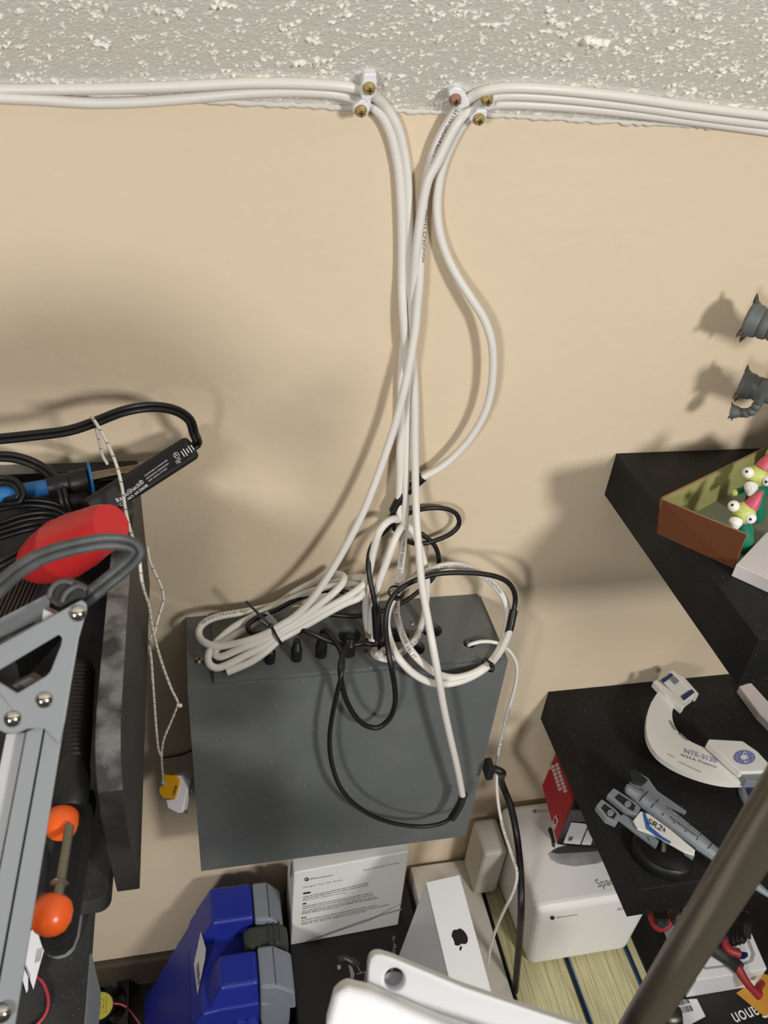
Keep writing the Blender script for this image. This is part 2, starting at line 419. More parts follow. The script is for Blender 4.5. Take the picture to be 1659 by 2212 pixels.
def screw(u, v, base, n, rr, m, parent=None, label=None, name='screw'):
    p = onp(u, v, base, n); n = V(n).normalized(); x, y, _ = frame(n)
    b = MB().lathe(p, p+n*rr*0.7, [(0, rr*1.05), (.35, rr), (.75, rr*.85), (1, rr*.45)], 20)
    o = b.build(name, m, parent, smooth=50)
    MB().obox(p+n*rr*0.72, x, y, n, rr*0.9, rr*0.2, rr*0.12).obox(p+n*rr*0.725, y, x, n, rr*0.9, rr*0.2, rr*0.12).build('drive_slot', 'black_matte', o if parent is None else parent)
    return o
s_ = screw(431, 1428, (0, 0, BZ1), (0, 0, 1), 0.0046, 'steel', enc)
s_ = screw(891, 1347, (0, 0, LID), (0, 0, 1), 0.0022, 'steel', enc)

# ================================================================ the speaker cables
FC = V((0.1, -0.75, 0.45))                                      # side of the cables that faces the room
CR = 0.0036
TXT = 'MONOPRICE  E326425  (UL) CL2 AUDIO CABLE  18AWG×2 STRANDED 032 FT'
def path(*pts): return cat(pts, 0.0035)
def jacket(root, p, prints=(), mname='cable_white', r_=CR, name='jacket'):
    j = MB().tube(p, r_, 12).build(name, mname, root, smooth=60)
    for tx, s0, h, fl, an in prints: MB().textpath(tx, p, r_, FC, s0, h, fl, an).build('printed_text', 'print_ink', root)
    return j
def near(p, q):                                                  # arc length of the path point nearest q
    acc = 0; best = (9, 0)
    for a, b in zip(p, p[1:]):
        d = (a-V(q)).length
        if d < best[0]: best = (d, acc)
        acc += (b-a).length
    return best[1]

# A: upper cable of the left pair
pa = path(C(-60, 194), C(100, 193), C(250, 191), C(400, 186), C(550, 179), C(690, 182), C(765, 190), P(802, 204, .9), P(832, 230, .75), P(856, 268, .6), P(870, 315, .5),
          P(879, 375, .5), P(882, 440, .5), P(884, 520, .6), P(883, 600, .6), P(880, 650, .5), P(877, 700, .45), P(870, 760, .45), P(866, 830, .5), P(866, 900, .6),
          P(864, 960, .9), P(864, 1020, 1.2), P(862, 1090, 1.6), P(860, 1122, 2.0), P(850, 1121, 2.6), P(836, 1128, 3.2), P(821, 1145, 3.6), P(808, 1185, 3.8), P(800, 1225, 4.0), P(793, 1262, 4.1), P(790, 1300, 4.2), P(792, 1345, 4.6), P(799, 1385, 5.4), P(804, 1400, 6.0),
          L(815, 1417, .8), L(835, 1424, .6), L(850, 1420, .6), L(868, 1409, .7), L(880, 1399, 1.2), L(893, 1386, 1.5), P(905, 1363, 4.6), P(914, 1335, 3.8), P(920, 1300, 3.3), P(922, 1262, 3.0), P(919, 1230, 2.8), P(912, 1198, 2.5), P(903, 1170, 2.3), P(892, 1148, 2.2), P(880, 1137, 2.1), P(870, 1137, 2.4), P(862, 1147, 3.2), P(853, 1165, 3.8), P(844, 1190, 4.3), P(833, 1220, 4.6), P(820, 1255, 4.9), P(810, 1295, 5.0), P(802, 1330, 5.1), P(802, 1375, 5.6), P(807, 1398, 6.2), L(818, 1416, 1.6), L(826, 1408, 1.0), L(830, 1404, -.6))
t = thing('speaker_cable', pa[0], 'upper white cable of the left pair, ending in the small upright hanging coil', 'cable', 'white speaker cables')
s0 = near(pa, P(912, 1340, 3.8))
jacket(t, pa, [('E326425 (UL) CL2 AUDIO', near(pa, L(840, 1424, .6)), .0026, False, 0.1)])
lead = path(P(866, 1160, 2.0), P(887, 1172, 1.8), P(915, 1174, 1.6), P(945, 1166, 1.5), P(975, 1152, 1.4), P(989, 1138, 1.3), P(992, 1124, 1.2), P(985, 1109, 1.1), P(968, 1100, 1.1), P(940, 1097, 1.2), P(910, 1100, 1.2), P(884, 1108, 1.1), P(866, 1117, 1.0), P(850, 1132, 1.0), P(856, 1147, 1.0), P(880, 1143, 1.0), P(905, 1150, 1.2), P(925, 1164, 1.4), P(940, 1180, 1.6), P(947, 1200, 1.8), P(948, 1215, 2.0), P(944, 1232, 2.2), P(931, 1253, 2.4), P(905, 1277, 2.7), P(880, 1295, 3.0), P(850, 1310, 3.2), P(820, 1321, 3.5), P(788, 1329, 3.9), P(759, 1331, 3.8), P(732, 1329, 3.7), P(705, 1326, 3.6), P(680, 1320, 3.4))
MB().tube(lead, .0024, 10).build('black_lead', 'black_rubber', t, smooth=60)

# B: lower cable of the left pair -> printed strand -> ring tied twice -> black lead
pb = path(P(-60, 209, .5), P(80, 215, .5), P(200, 222, .5), P(300, 220, .5), P(400, 213, .5), P(550, 200, .6), P(650, 198, .7), P(720, 202, .8), P(765, 212, .9), P(800, 227, .8), P(826, 252, .6), P(843, 288, .5), P(854, 330, .45), P(861, 370, .45), P(866, 440, .5), P(868, 520, .5), P(868, 600, .6), P(869, 650, .9), P(872, 700, 1.1), P(876, 750, 1.1), P(881, 800, .9), P(884, 840, .6), P(881, 880, .5),
          P(877, 960, .9), P(876, 1020, 1.3), P(876, 1090, 1.9), P(873, 1150, 2.4), P(868, 1205, 3.0), P(861, 1255, 4.0), P(857, 1290, 5.0), P(856, 1320, 5.8), P(861, 1345, 6.8), P(871, 1375, 8.4), P(886, 1403, 10.2), P(911, 1431, 10.9), P(944, 1455, 11.2), P(980, 1464, 11.2), P(1015, 1457, 11.0), P(1050, 1438, 10.4), P(1074, 1410, 9.0), P(1089, 1378, 7.4), P(1096, 1345, 6.0), P(1096, 1318, 5.0), P(1088, 1291, 4.2), P(1064, 1260, 3.6), P(1035, 1238, 3.4), P(1003, 1224, 3.4), P(967, 1221, 3.6), P(931, 1231, 3.9), P(896, 1250, 4.4), P(866, 1274, 5.3), P(847, 1298, 6.0), P(838, 1322, 6.6), P(835, 1346, 7.4), P(839, 1371, 8.2), P(846, 1393, 9.4), P(860, 1420, 10.9), P(886, 1449, 11.5), P(919, 1470, 11.7), P(952, 1478, 11.7), P(992, 1472, 11.5), P(1028, 1457, 11.0), P(1056, 1437, 10.4), P(1080, 1408, 9.0), P(1096, 1376, 7.6), P(1101, 1362, 7.0))
t = thing('speaker_cable', pb[0], 'lower white cable of the left pair, looped into a ring beside the hanging black lead', 'cable', 'white speaker cables')
jacket(t, pb, [('MONOPRICE  E326425  (UL) CL2 AUDIO CABLE 18AWG×2 STRANDED 032 FT', near(pb, P(875, 1140, 2.3)), .0029, False, -.35),
               ('MONOPRICE E326425 (UL) CL2 AUDIO CABLE 18AWG×2 STR', near(pb, P(1080, 1280, 4.2)), .0029, False, .2)])
MB().tube(path(P(1098, 1369, 7.2), P(1103, 1350, 6.6), P(1106, 1335, 6.2), P(1110, 1318, 5.8)), .0042, 12).build('heat_shrink', 'black_rubber', t, smooth=60)
MB().tube(path(P(1109, 1322, 5.9), P(1113, 1300, 5.4), P(1111, 1280, 5.2), P(1101, 1262, 5.0), P(1082, 1249, 4.9), P(1045, 1240, 4.9), P(1000, 1237, 5.0), P(950, 1239, 5.2), P(915, 1247, 5.5), P(880, 1262, 6.0), P(857, 1279, 6.6), P(843, 1298, 7.2), P(835, 1322, 7.8), P(833, 1355, 8.8), P(837, 1395, 10.4), P(845, 1440, 11.6), P(853, 1487, 11.6), P(853, 1520, 11.6), P(841, 1553, 11.6), P(816, 1572, 11.6), P(790, 1567, 11.6), P(766, 1545, 11.6), P(748, 1512, 11.6), P(738, 1475, 11.5), P(735, 1440, 11.0), P(741, 1413, 9.6), P(750, 1394, 8.2), P(752, 1383, 7.8)), .0026, 10).build('black_lead', 'black_rubber', t, smooth=60)
def plug(root, u, v, h=.021, rr=.0052, ribs=True, lean=V((0, 0, 1))):
    p = L(u, v, 0.02); prof = [(0, rr), (.12, rr), (.2, rr*1.02), (.5, rr*1.04), (.55, rr*.98)]
    if ribs:
        for k in range(5): prof += [(.6+k*.07, rr*(.9-k*.05)), (.63+k*.07, rr*(.78-k*.05))]
    prof += [(1, rr*.6)]
    MB().lathe(p, p+V(lean).normalized()*h, prof, 20).build('plug', 'black_plastic', root, smooth=40)
plug(t, 753, 1412, .024, .0062)

# C: right-hand printed cable -> big flat coil on the left of the lid
pc = path(C(1720, 257), C(1500, 230), C(1300, 203), P(1150, 190, 1.6), P(1085, 190, 2.1), P(1040, 198, 2.2), P(1012, 214, 1.6), P(990, 232, 1.2), P(966, 268, .9), P(945, 308, .8), P(930, 350, .75), P(919, 400, .8), P(914, 440, .9), P(911, 500, 1.1), P(908, 560, 1.3), P(905, 620, 1.5), P(901, 660, 1.6), P(897, 710, 1.8), P(890, 755, 2.0), P(882, 800, 2.2), P(872, 845, 2.4), P(857, 905, 2.5),
          P(838, 965, 2.7), P(815, 1030, 3.0), P(785, 1105, 3.5), P(755, 1165, 4.0), P(725, 1218, 4.5), P(700, 1258, 5.0), P(677, 1290, 5.5), P(655, 1315, 5.9), P(630, 1337, 6.3), P(606, 1351, 6.6), P(590, 1361, 6.8),
          P(563, 1374, 6.9), P(527, 1386, 7.0), P(496, 1393, 6.8), P(470, 1396, 6.6), P(448, 1391, 6.2), P(433, 1380, 5.4), P(429, 1365, 4.6), P(436, 1350, 4.0), P(454, 1338, 3.4), P(480, 1330, 2.9), P(515, 1324, 2.5), P(548, 1318, 2.2), P(580, 1311, 1.9), P(602, 1303, 1.7), P(640, 1277, 1.5), P(680, 1257, 1.4), P(706, 1246, 1.7), P(726, 1240, 2.4), P(740, 1243, 3.2), P(743, 1252, 4.0), P(736, 1265, 4.6), P(720, 1281, 5.1), P(694, 1302, 5.5), P(666, 1324, 5.9), P(640, 1343, 6.3), P(612, 1359, 6.7), P(594, 1369, 6.9),
          P(563, 1385, 7.2), P(530, 1397, 7.4), P(500, 1410, 7.5), P(478, 1419, 7.5), P(466, 1416, 7.2), P(468, 1405, 6.6), P(486, 1388, 5.6), P(510, 1370, 4.6), P(533, 1356, 3.8), P(560, 1339, 3.0), P(600, 1318, 2.4), P(650, 1292, 2.0), P(700, 1266, 1.8), P(740, 1253, 2.0), P(770, 1247, 2.8), P(787, 1249, 3.8), P(787, 1260, 4.6), P(768, 1277, 5.0), P(738, 1296, 5.4), P(700, 1317, 5.8), P(660, 1340, 6.2), P(620, 1361, 6.7), P(600, 1373, 7.0),
          P(566, 1398, 7.6), P(530, 1416, 8.0), P(495, 1434, 8.4), P(468, 1443, 8.5), P(453, 1436, 8.2), P(449, 1420, 7.4), P(455, 1402, 6.4), P(472, 1383, 5.4), P(502, 1357, 4.2), P(551, 1330, 3.1), P(610, 1303, 2.5), P(680, 1275, 2.3), P(740, 1262, 2.6), P(772, 1264, 3.6), P(785, 1275, 4.6), P(777, 1290, 5.2), P(745, 1304, 5.5), P(705, 1325, 5.9), P(665, 1348, 6.3), P(625, 1370, 6.8), P(603, 1382, 7.2), P(575, 1407, 7.9), P(545, 1428, 8.4), P(515, 1442, 8.7), P(490, 1452, 8.9))
t = thing('speaker_cable', pc[0], 'white printed cable crossing left, its end tied as the fat coil on the enclosure', 'cable', 'white speaker cables')
jacket(t, pc, [('UDIO CABLE  18AWG×2 STRANDED 032 FT', near(pc, P(990, 232, 1.2)), .0030, True, .2), ('MONOPRICE E326425', near(pc, P(911, 455, 1.0)), .0030, True, .35),
               ('18AWG×2 STRANDED AUDIO CABLE E326425 (UL) CL2', near(pc, P(433, 1352, 4.0)), .0028, False, .5)])
MB().tube(path(P(788, 1300, 2.6), P(768, 1286, 2.4), P(746, 1279, 2.2), P(713, 1275, 2.2), P(690, 1277, 2.2), P(660, 1286, 2.4), P(626, 1301, 2.7), P(600, 1316, 3.0), P(572, 1327, 3.4), P(552, 1336, 3.9), P(538, 1347, 4.4), P(535, 1357, 4.9), P(541, 1365, 5.4), P(556, 1369, 5.8), P(575, 1366, 6.2)), .0026, 10).build('black_lead', 'black_rubber', t, smooth=60)
plug(t, 583, 1428, .024)
MB().slab([P(553, 1333, 3.6), P(577, 1321, 3.5), P(597, 1341, 3.6), P(603, 1360, 4.0), P(592, 1362, 4.1)], (0.0003, 0.0004, 0)).build('paper_flag', 'paper_white', t)
# D: middle right cable -> long drop in front of the enclosure
pd = path(C(1720, 276, .004), C(1500, 248, .004), P(1400, 233, 1.0), P(1250, 215, 1.3), P(1150, 207, 1.3), P(1090, 206, 1.2), P(1050, 212, 1.1), P(1015, 236, .8), P(990, 262, 1.5), P(966, 305, 1.5), P(945, 350, 1.5), P(926, 385, 1.5), P(917, 420, 1.5), P(907, 480, 1.5), P(900, 540, 1.5), P(895, 590, 1.3), P(892, 640, 1.1), P(889, 690, .9), P(888, 740, .8), P(893, 800, .8), P(896, 860, .9), P(896, 940, 1.3), P(897, 1020, 2.0), P(899, 1100, 3.2), P(904, 1180, 5.0), P(911, 1260, 7.4), P(922, 1325, 9.6), P(934, 1390, 11.6), P(945, 1450, 12.6), P(957, 1520, 12.8), P(972, 1590, 12.7), P(986, 1650, 12.5), P(995, 1695, 12.2), P(1000, 1722, 12.0))
t = thing('speaker_cable', pd[0], 'white cable whose long straight end hangs down in front of the enclosure', 'cable', 'white speaker cables')
jacket(t, pd)
MB().tube(path(P(1001, 1716, 12.0), P(996, 1733, 11.9), P(986, 1752, 11.8), P(976, 1767, 11.8)), .0046, 12, radii=None).build('heat_shrink', 'black_rubber', t, smooth=60)
MB().tube(path(P(980, 1762, 11.8), P(958, 1777, 11.8), P(920, 1785, 11.8), P(870, 1782, 11.8), P(820, 1769, 11.8), P(772, 1742, 11.8), P(736, 1702, 11.8), P(716, 1645, 11.8), P(712, 1595, 11.8), P(718, 1545, 11.8), P(728, 1498, 11.8), P(738, 1455, 11.6), P(740, 1425, 10.2), P(734, 1402, 8.8), P(722, 1383, 7.6), P(709, 1368, 6.9), P(700, 1362, 6.4), P(694, 1368, 6.3)), .0024, 10).build('black_lead', 'black_rubber', t, smooth=60)
plug(t, 693, 1415, .026, .0056, False)
# E: lowest right cable -> wavy curve -> black splice
pe = path(P(1720, 292, .5), P(1600, 275, .5), P(1500, 261, .5), P(1400, 248, .5), P(1250, 232, .5), P(1160, 226, .6), P(1100, 224, .7), P(1062, 226, .8), P(1030, 240, .8), P(1000, 268, .6), P(975, 312, .5), P(956, 360, .5), P(946, 410, .5), P(944, 455, .6), P(950, 505, .8), P(966, 555, 1.0), P(992, 605, 1.3), P(1020, 648, 1.6), P(1046, 690, 1.8), P(1061, 735, 2.0), P(1065, 780, 2.0), P(1061, 840, 2.0), P(1048, 890, 2.0), P(1024, 935, 1.9), P(993, 974, 1.8), P(955, 1008, 1.7), P(910, 1033, 1.6))
t = thing('speaker_cable', pe[0], 'white cable bulging right in a wavy curve across the bare wall', 'cable', 'white speaker cables')
jacket(t, pe)
MB().tube(path(P(914, 1030, 1.6), P(895, 1047, 1.55), P(878, 1062, 1.5), P(862, 1082, 1.5), P(850, 1104, 1.5)), .0047, 12).build('heat_shrink', 'black_rubber', t, smooth=60)
MB().tube(path(P(853, 1100, 1.5), P(846, 1118, 1.5), P(842, 1134, 1.6), P(828, 1150, 2.0), P(812, 1166, 2.6), P(800, 1188, 3.4), P(796, 1210, 4.0), P(796, 1230, 4.6), P(800, 1256, 5.2), P(806, 1284, 5.8), P(811, 1310, 6.2), P(814, 1340, 6.6), P(816, 1376, 7.0), P(812, 1392, 7.3), P(797, 1391, 7.2), P(786, 1389, 7.2), P(759, 1394, 7.4), P(732, 1391, 7.5), P(706, 1383, 7.5), P(675, 1369, 7.2), P(655, 1362, 6.8), P(645, 1366, 6.4)), .0026, 10).build('black_lead', 'black_rubber', t, smooth=60)
MB().tube(path(P(812, 1312, 6.2), P(814, 1340, 6.6), P(816, 1378, 7.0)), .0046, 12).build('heat_shrink', 'black_rubber', t, smooth=60)
plug(t, 640, 1423, .025)
# thin printed wire from the small hole
pw = path(L(1012, 1398, -1.2), L(1016, 1392, .4), P(1040, 1386, 7.6), P(1070, 1388, 7.8), P(1096, 1402, 8.2), P(1114, 1428, 8.6), P(1117, 1452, 8.8), P(1112, 1485, 8.8), P(1098, 1535, 8.6), P(1083, 1595, 8.5), P(1074, 1650, 8.8), P(1074, 1715, 9.6), P(1086, 1785, 11.0), P(1105, 1845, 13.0), P(1117, 1885, 15.0), P(1112, 1920, 16.0), P(1093, 1958, 16.2), P(1074, 2000, 16.3), P(1060, 2045, 16.3), P(1055, 2080, 16.3))
t = thing('thin_wire', pw[0], 'thin white printed wire leaving the small hole at the right of the enclosure top', 'wire')
jacket(t, pw, [(TXT, .15, .0021, False, 0), (TXT, .33, .0021, False, 0)], r_=.0019)
# black power cord at the right side of the enclosure
q0 = V((BX1, -0.05, 0)); pp0 = onp(1047, 1662, q0, (1, 0, 0))
pk = path(pp0+V((.010, 0, 0)), pp0+V((.017, -.004, -.001)), P(1084, 1692, 6.8), P(1104, 1745, 8.2), P(1117, 1810, 10.5), P(1124, 1880, 14.0), P(1126, 1950, 17.0), P(1122, 2030, 17.8), P(1116, 2100, 18.4), P(1110, 2170, 19.0))
t = thing('power_cord', pp0, 'thick black power cord plugged into the right side of the enclosure', 'cord')
MB().tube(pk, .0043, 12).build('cord', 'black_rubber', t, smooth=60)
MB().obox(pp0+V((.0045, 0, 0)), V((1, 0, 0)), V((0, 1, 0)), V((0, 0, 1)), .0085, .017, .02).build('strain_relief', 'black_plastic', t, bevel=.002)
MB().lathe(pp0+V((.0085, 0, 0)), pp0+V((.0095, 0, 0)), [(0, .0066), (1, .0066)], 20).build('locking_ring', 'steel', t, smooth=40)

t = MB().tube(path(P(352, 1637, .3), P(372, 1634, .3), P(392, 1630, .3), P(410, 1623, .3), P(426, 1615, .3)), .0011, 8).build('stray_wire', 'creature_dark', smooth=60)
tag(t, 'short thin dark wire coming out from behind the enclosure at its left', 'wire')
# ---------------------------------------------------------------- zip ties
def ziptie(c, axis, rad, tail_to, label, flatx=1.0, xh=None, tw=.0024):
    c = V(c); axis = V(axis).normalized(); t = thing('zip_tie', c, label, 'zip tie', 'black zip ties')
    x, y, _ = frame(axis, xh or V((1, 0, 0)))
    ring = [c+x*math.cos(a)*rad*flatx+y*math.sin(a)*rad for a in np.linspace(0, 2*PI, 28)]
    vs = []; 
    for p in ring:
        o = (p-c).normalized(); vs += [p-axis*tw/2, p+axis*tw/2, p+axis*tw/2+o*.0009, p-axis*tw/2+o*.0009]
    n = len(ring); MB().add(vs, [(i*4+k, (i+1)*4+k, (i+1)*4+(k+1) % 4, i*4+(k+1) % 4) for i in range(n-1) for k in range(4)]).build('band', 'black_plastic', t)
    e = V(tail_to); hd = min(ring, key=lambda p: (p-e).length); d = (e-hd).normalized()
    sx = d.cross(axis); sx = sx.normalized() if sx.length > 1e-3 else x
    MB().obox(hd+d*.001, d, sx, d.cross(sx), .0042, .004, .0046).build('head', 'black_plastic', t, bevel=.0006)
    mid = (hd+e)/2; MB().obox(mid, d, d.cross(sx), sx, (e-hd).length, tw, .001).build('tail', 'black_plastic', t)
ziptie(P(598, 1372, 6.9), P(640, 1345, 6.3)-P(560, 1392, 7.2), .0098, P(531, 1299, 5.4), 'black zip tie with a long tail around the fat white coil', 1.0)
ziptie(P(856, 1280, 5.6), V((0.1, -.2, 1)), .0072, P(872, 1284, 7.6), 'black zip tie joining black lead and white ring at mid height', 1.0)
ziptie(P(803, 1396, 6.4), V((0, -.35, 1)), .0082, P(786, 1401, 8.2), 'black zip tie at the bottom of the small hanging cable coil', 1.1)
ziptie(P(1055, 1438, 10.6), P(1080, 1409, 9.0)-P(1028, 1457, 11.0), .0064, P(1066, 1447, 12.2), 'black zip tie low on the white ring, at the enclosure front edge', 1.0)

# ---------------------------------------------------------------- cable clips under the ceiling
def hexscrew(u, v, base, n, rr, m, parent):
    p = onp(u, v, base, n); n = V(n).normalized(); x, y, _ = frame(n)
    o = MB().lathe(p-n*.001, p+n*rr*.32, [(0, rr*1.15), (.6, rr*1.15), (1, rr*.95)], 24).lathe(p+n*rr*.3, p+n*rr*1.05, [(0, rr*.92), (.8, rr*.92), (1, rr*.74)], 6).build('screw', m, parent)
    MB().obox(p+n*rr*1.05, x, y, n, rr*0.95, rr*0.2, rr*0.08).obox(p+n*rr*1.055, y, x, n, rr*0.95, rr*0.2, rr*0.08).build('drive_slot', 'black_matte', o)
def clip(poly, p0, n, thick, scr, m, label, rr=.0042):
    base = onp(*poly[0], p0, n); t = thing('cable_clip', base, label, 'cable clip', 'white screw-on cable clips')
    n = V(n).normalized(); q = [onp(u, v, p0, n) for u, v in poly]
    MB().slab([a-n*thick*.5 for a in q], n*thick).build('saddle', 'clip_white', t, bevel=.0012)
    hexscrew(*scr, V(p0)+n*thick*.5, n, rr*.92, m, t)
NV = V((0.0, -.8, -.25))
clip([(783, 152), (811, 150), (812, 178), (806, 200), (792, 214), (778, 206), (780, 178)], C(797, 192)+CN*.006, NV, .010, (797, 190), 'brass_screw', 'white clip with a brass screw over the upper left cable')
clip([(775, 209), (800, 208), (799, 224), (792, 246), (770, 246), (760, 236), (762, 224)], P(780, 226, 1.45), NV, .009, (779, 239), 'brass_screw', 'white clip on the wall just below the other left clip')
clip([(966, 190), (980, 180), (994, 184), (1012, 212), (1012, 222), (990, 230), (970, 212)], P(985, 205, 1.9), NV, .010, (983, 215), 'copper_screw', 'tilted white clip with a coppery screw, leftmost of the right-hand three')
clip([(1038, 198), (1064, 198), (1066, 212), (1062, 224), (1044, 226), (1038, 214)], P(1050, 208, 2.3), NV, .010, (1052, 215), 'brass_screw', 'white clip with a brass screw between the upper right cables')
clip([(1028, 230), (1050, 230), (1048, 248), (1034, 262), (1016, 260), (1012, 252)], P(1032, 244, 1.45), NV, .009, (1034, 257), 'brass_screw', 'lowest white clip of the right-hand three, on the wall')

# ================================================================ left side: wooden tool tray on the wall
def topmat(o, key, thr=0.35):
    o.data.materials.append(M[key])
    for p in o.data.polygons:
        if p.normal.z > thr: p.material_index = 1
tr = thing('tool_tray', (-0.3, -0.15, -0.55), 'dusty black tool tray with a tall right side panel fixed to the wall at left', 'tray')
prof = [(0, -.535), (0, -.393), (-.278, -.391), (-.292, -.393), (-.303, -.398), (-.312, -.407), (-.318, -.420), (-.3215, -.438), (-.3205, -.48), (-.314, -.535)]
o = MB().slab([(-.0765, y-.0008, z) for y, z in prof], (-.0148, 0, 0)).build('side_panel', 'tray_side', tr, bevel=0.0008); topmat(o, 'tray_dust')
o = MB().box((-.56, -.0155, -.535), (-.0913, -.001, -.393)).build('back_panel', 'tray_side', tr, bevel=0.0008); topmat(o, 'tray_dust')
cr = [(-.0915, -.0155)]+[(-.0965-.0085+.0085*math.cos(a), -.31+.0085*math.sin(a)) for a in np.linspace(0, -PI/2, 6)]+[(-.56, -.3185), (-.56, -.0155)]
MB().slab([(x, y, -.535) for x, y in cr], (0, 0, -.016)).build('bottom_board', 'dusty_black', tr, bevel=0.0006)

def cord2(name, pts, r, label, cat_='cord', m='black_rubber', side=V((0, -.8, .6)), group=None):
    p = cat(pts, .004); t = MB().twin(p, r, side).build(name, m, smooth=60); return tag(t, label, cat_, group)
# blue and black soldering iron lying along the back
A, B = P(-60, 1080, 6.2), P(312, 1015, 3.4)
t = thing('soldering_iron', A, 'blue and black soldering iron with a bare metal barrel lying along the tray back', 'soldering iron', 'soldering irons in the tray')
def seg_(t0, t1, prof, m, nm): MB().lathe(A.lerp(B, t0), A.lerp(B, t1), prof, 24).build(nm, m, t, smooth=45)
seg_(0, .42, [(0, .0062), (1, .0062)], 'blue_plastic', 'handle')
seg_(.42, .665, [(0, .0078), (.04, .0086), (.45, .0086), (.5, .0078), (.55, .0094), (.95, .0098), (1, .008)], 'black_plastic', 'grip')
seg_(.665, .683, [(0, .012), (.3, .0150), (.8, .0150), (1, .0138)], 'blue_plastic', 'guard')
seg_(.683, 1.0, [(0, .0056), (.9, .0056), (1, .0046)], 'barrel_metal', 'barrel')
# black soldering iron sticking out over the side panel
E1, E2 = P(413, 967, 3.4), P(190, 1108, 9.4)
X = (E1-E2).normalized(); mid = (E1+E2)/2; nn = (CX-mid); nn = (nn - X*nn.dot(X)).normalized(); Y = nn.cross(X)
ir = thing('soldering_iron', E2, 'black square-handled soldering iron with white lettering jutting over the tray side', 'soldering iron', 'soldering irons in the tray')
LN = (E1-E2).length
o = MB().obox(mid, X, Y, nn, LN, .0205, .0175).build('handle', 'black_plastic', ir, bevel=.0042, seg=3)
fp = mid+nn*.00875
MB().obox(fp+X*LN*.1+nn*.0001, X, Y, nn, LN*.66, .0125, .0006).build('label_panel', 'black_matte', ir, bevel=.0002)
b = MB(); FPp = fp+nn*.0004
for tx, a, c, hs in (('RadioShack®', (255, 1086), (312, 1043), 1), ('CAT. NO. 64-2060B', (261, 1094), (320, 1050), 1), ('CUSTOM MFD. IN TAIWAN FOR', (313, 1030), (362, 995), 1),
                 ('RADIOSHACK CORPORATION,', (317, 1036), (365, 1002), 1), ('FORT WORTH, TX 76102', (322, 1041), (361, 1013), 1), ('LISTED', (380, 999), (391, 991), 1), ('118J', (383, 1003), (390, 998), 1)):
    b.textp(tx, a, c, FPp, nn, .0002, hs)
b.textp('UL', (377.5, 988), (385, 982.5), FPp, nn, .0002)
cc = onp(381, 983.5, FPp, nn)+nn*.0002
n_ = 20; ring = [cc+(X*math.cos(2*PI*k/n_)+Y*math.sin(2*PI*k/n_))*.0025 for k in range(n_)]; ring2 = [cc+(p-cc)*.86 for p in ring]
b.add(ring+ring2, [(k, (k+1) % n_, n_+(k+1) % n_, n_+k) for k in range(n_)])
for k in range(5):
    p = onp(394+k*5.2, 981-k*3.4, FPp, nn)+nn*.0002; hh = (.0052, .0066, .0040, .0060, .0048)[k]
    b.flat([p-Y*hh*.5, p-Y*hh*.5+X*.0008, p+Y*hh*.5+X*.0008, p+Y*hh*.5])
b.build('printed_text', 'white_gloss', ir)
kp = cat([E1-X*.003, E1+X*.006, P(419, 935, 4.2), P(410, 908, 4.8), P(385, 889, 5.4), P(350, 880, 6.0), P(310, 880, 6.6), P(265, 889, 7.0), P(205, 912, 7.2), P(150, 930, 7.2), P(60, 942, 7.4), P(-20, 950, 7.6), P(-90, 955, 7.8)], .004)
MB().twin(kp, .0021).build('power_cord', 'black_rubber', ir, smooth=60)
# red rubber bulb
RA, RB = P(54, 1230, 11.0), P(240, 1131, 16.2)
t = MB().lathe(RA, RB, [(0, .002), (.02, .007), (.08, .0125), (.18, .0172), (.32, .0205), (.48, .0222), (.495, .0226), (.51, .0222), (.66, .0212), (.8, .0186), (.9, .0172), (.95, .0158), (.975, .0147), (1, .0138)], 36).build('rubber_bulb', 'red_rubber', smooth=35)
tag(t, 'red rubber bulb with a flat end lying on coiled black cord', 'rubber bulb')
# coiled black mains cord
pts = [Z(-60, 975, -.36), Z(-10, 985, -.362), Z(30, 988, -.364), Z(75, 1002, -.37), Z(112, 1028, -.376), Z(132, 1055, -.382), Z(140, 1085, -.39), Z(148, 1105, -.40), Z(120, 1092, -.398), Z(70, 1085, -.396), Z(10, 1092, -.396), Z(-50, 1110, -.40), Z(-60, 1150, -.41), Z(0, 1135, -.41), Z(50, 1118, -.406), Z(100, 1112, -.404), Z(128, 1120, -.404), Z(110, 1145, -.406), Z(75, 1175, -.41), Z(35, 1200, -.414), Z(-20, 1225, -.42), Z(-70, 1230, -.425), Z(-60, 1180, -.43), Z(20, 1150, -.425), Z(80, 1135, -.42), Z(120, 1140, -.415), Z(100, 1170, -.418), Z(55, 1215, -.424), Z(0, 1248, -.43), Z(-60, 1270, -.435)]
cord2('mains_cord', pts, .0023, 'glossy black coiled mains cord heaped in the tray beside the red bulb')
pts = [Z(-40, 1042, -.375), Z(5, 1037, -.374), Z(32, 1044, -.374), Z(45, 1062, -.376), Z(42, 1078, -.38), Z(20, 1084, -.386), Z(-30, 1078, -.39)]
cord2('looped_cord', pts, .0022, 'short black cord loop crossing the blue iron handle at the photo edge', 'cord')
t = thing('ribbed_adapter', Z(30, 1290, -.46), 'dusty brown-black ribbed power adapter low in the tray behind the grey lamp arm', 'power adapter')
q = [Z(u, v, -.432) for u, v in ((-40, 1350), (20, 1375), (112, 1282), (98, 1240), (20, 1252), (-40, 1290))]
MB().slab(q, (0, 0, -.05)).build('body', 'dusty_black', t, bevel=.001)
b = MB()
for k in range(9):
    a, c = onp(18+k*9.5, 1250-k*1.2, (0, 0, -.431), (0, 0, 1)), onp(-28+k*11, 1352-k*4, (0, 0, -.431), (0, 0, 1)); d = (c-a); b.obox((a+c)/2, d, d.cross(V((0, 0, 1))), V((0, 0, 1)), d.length, .0016, .0022)
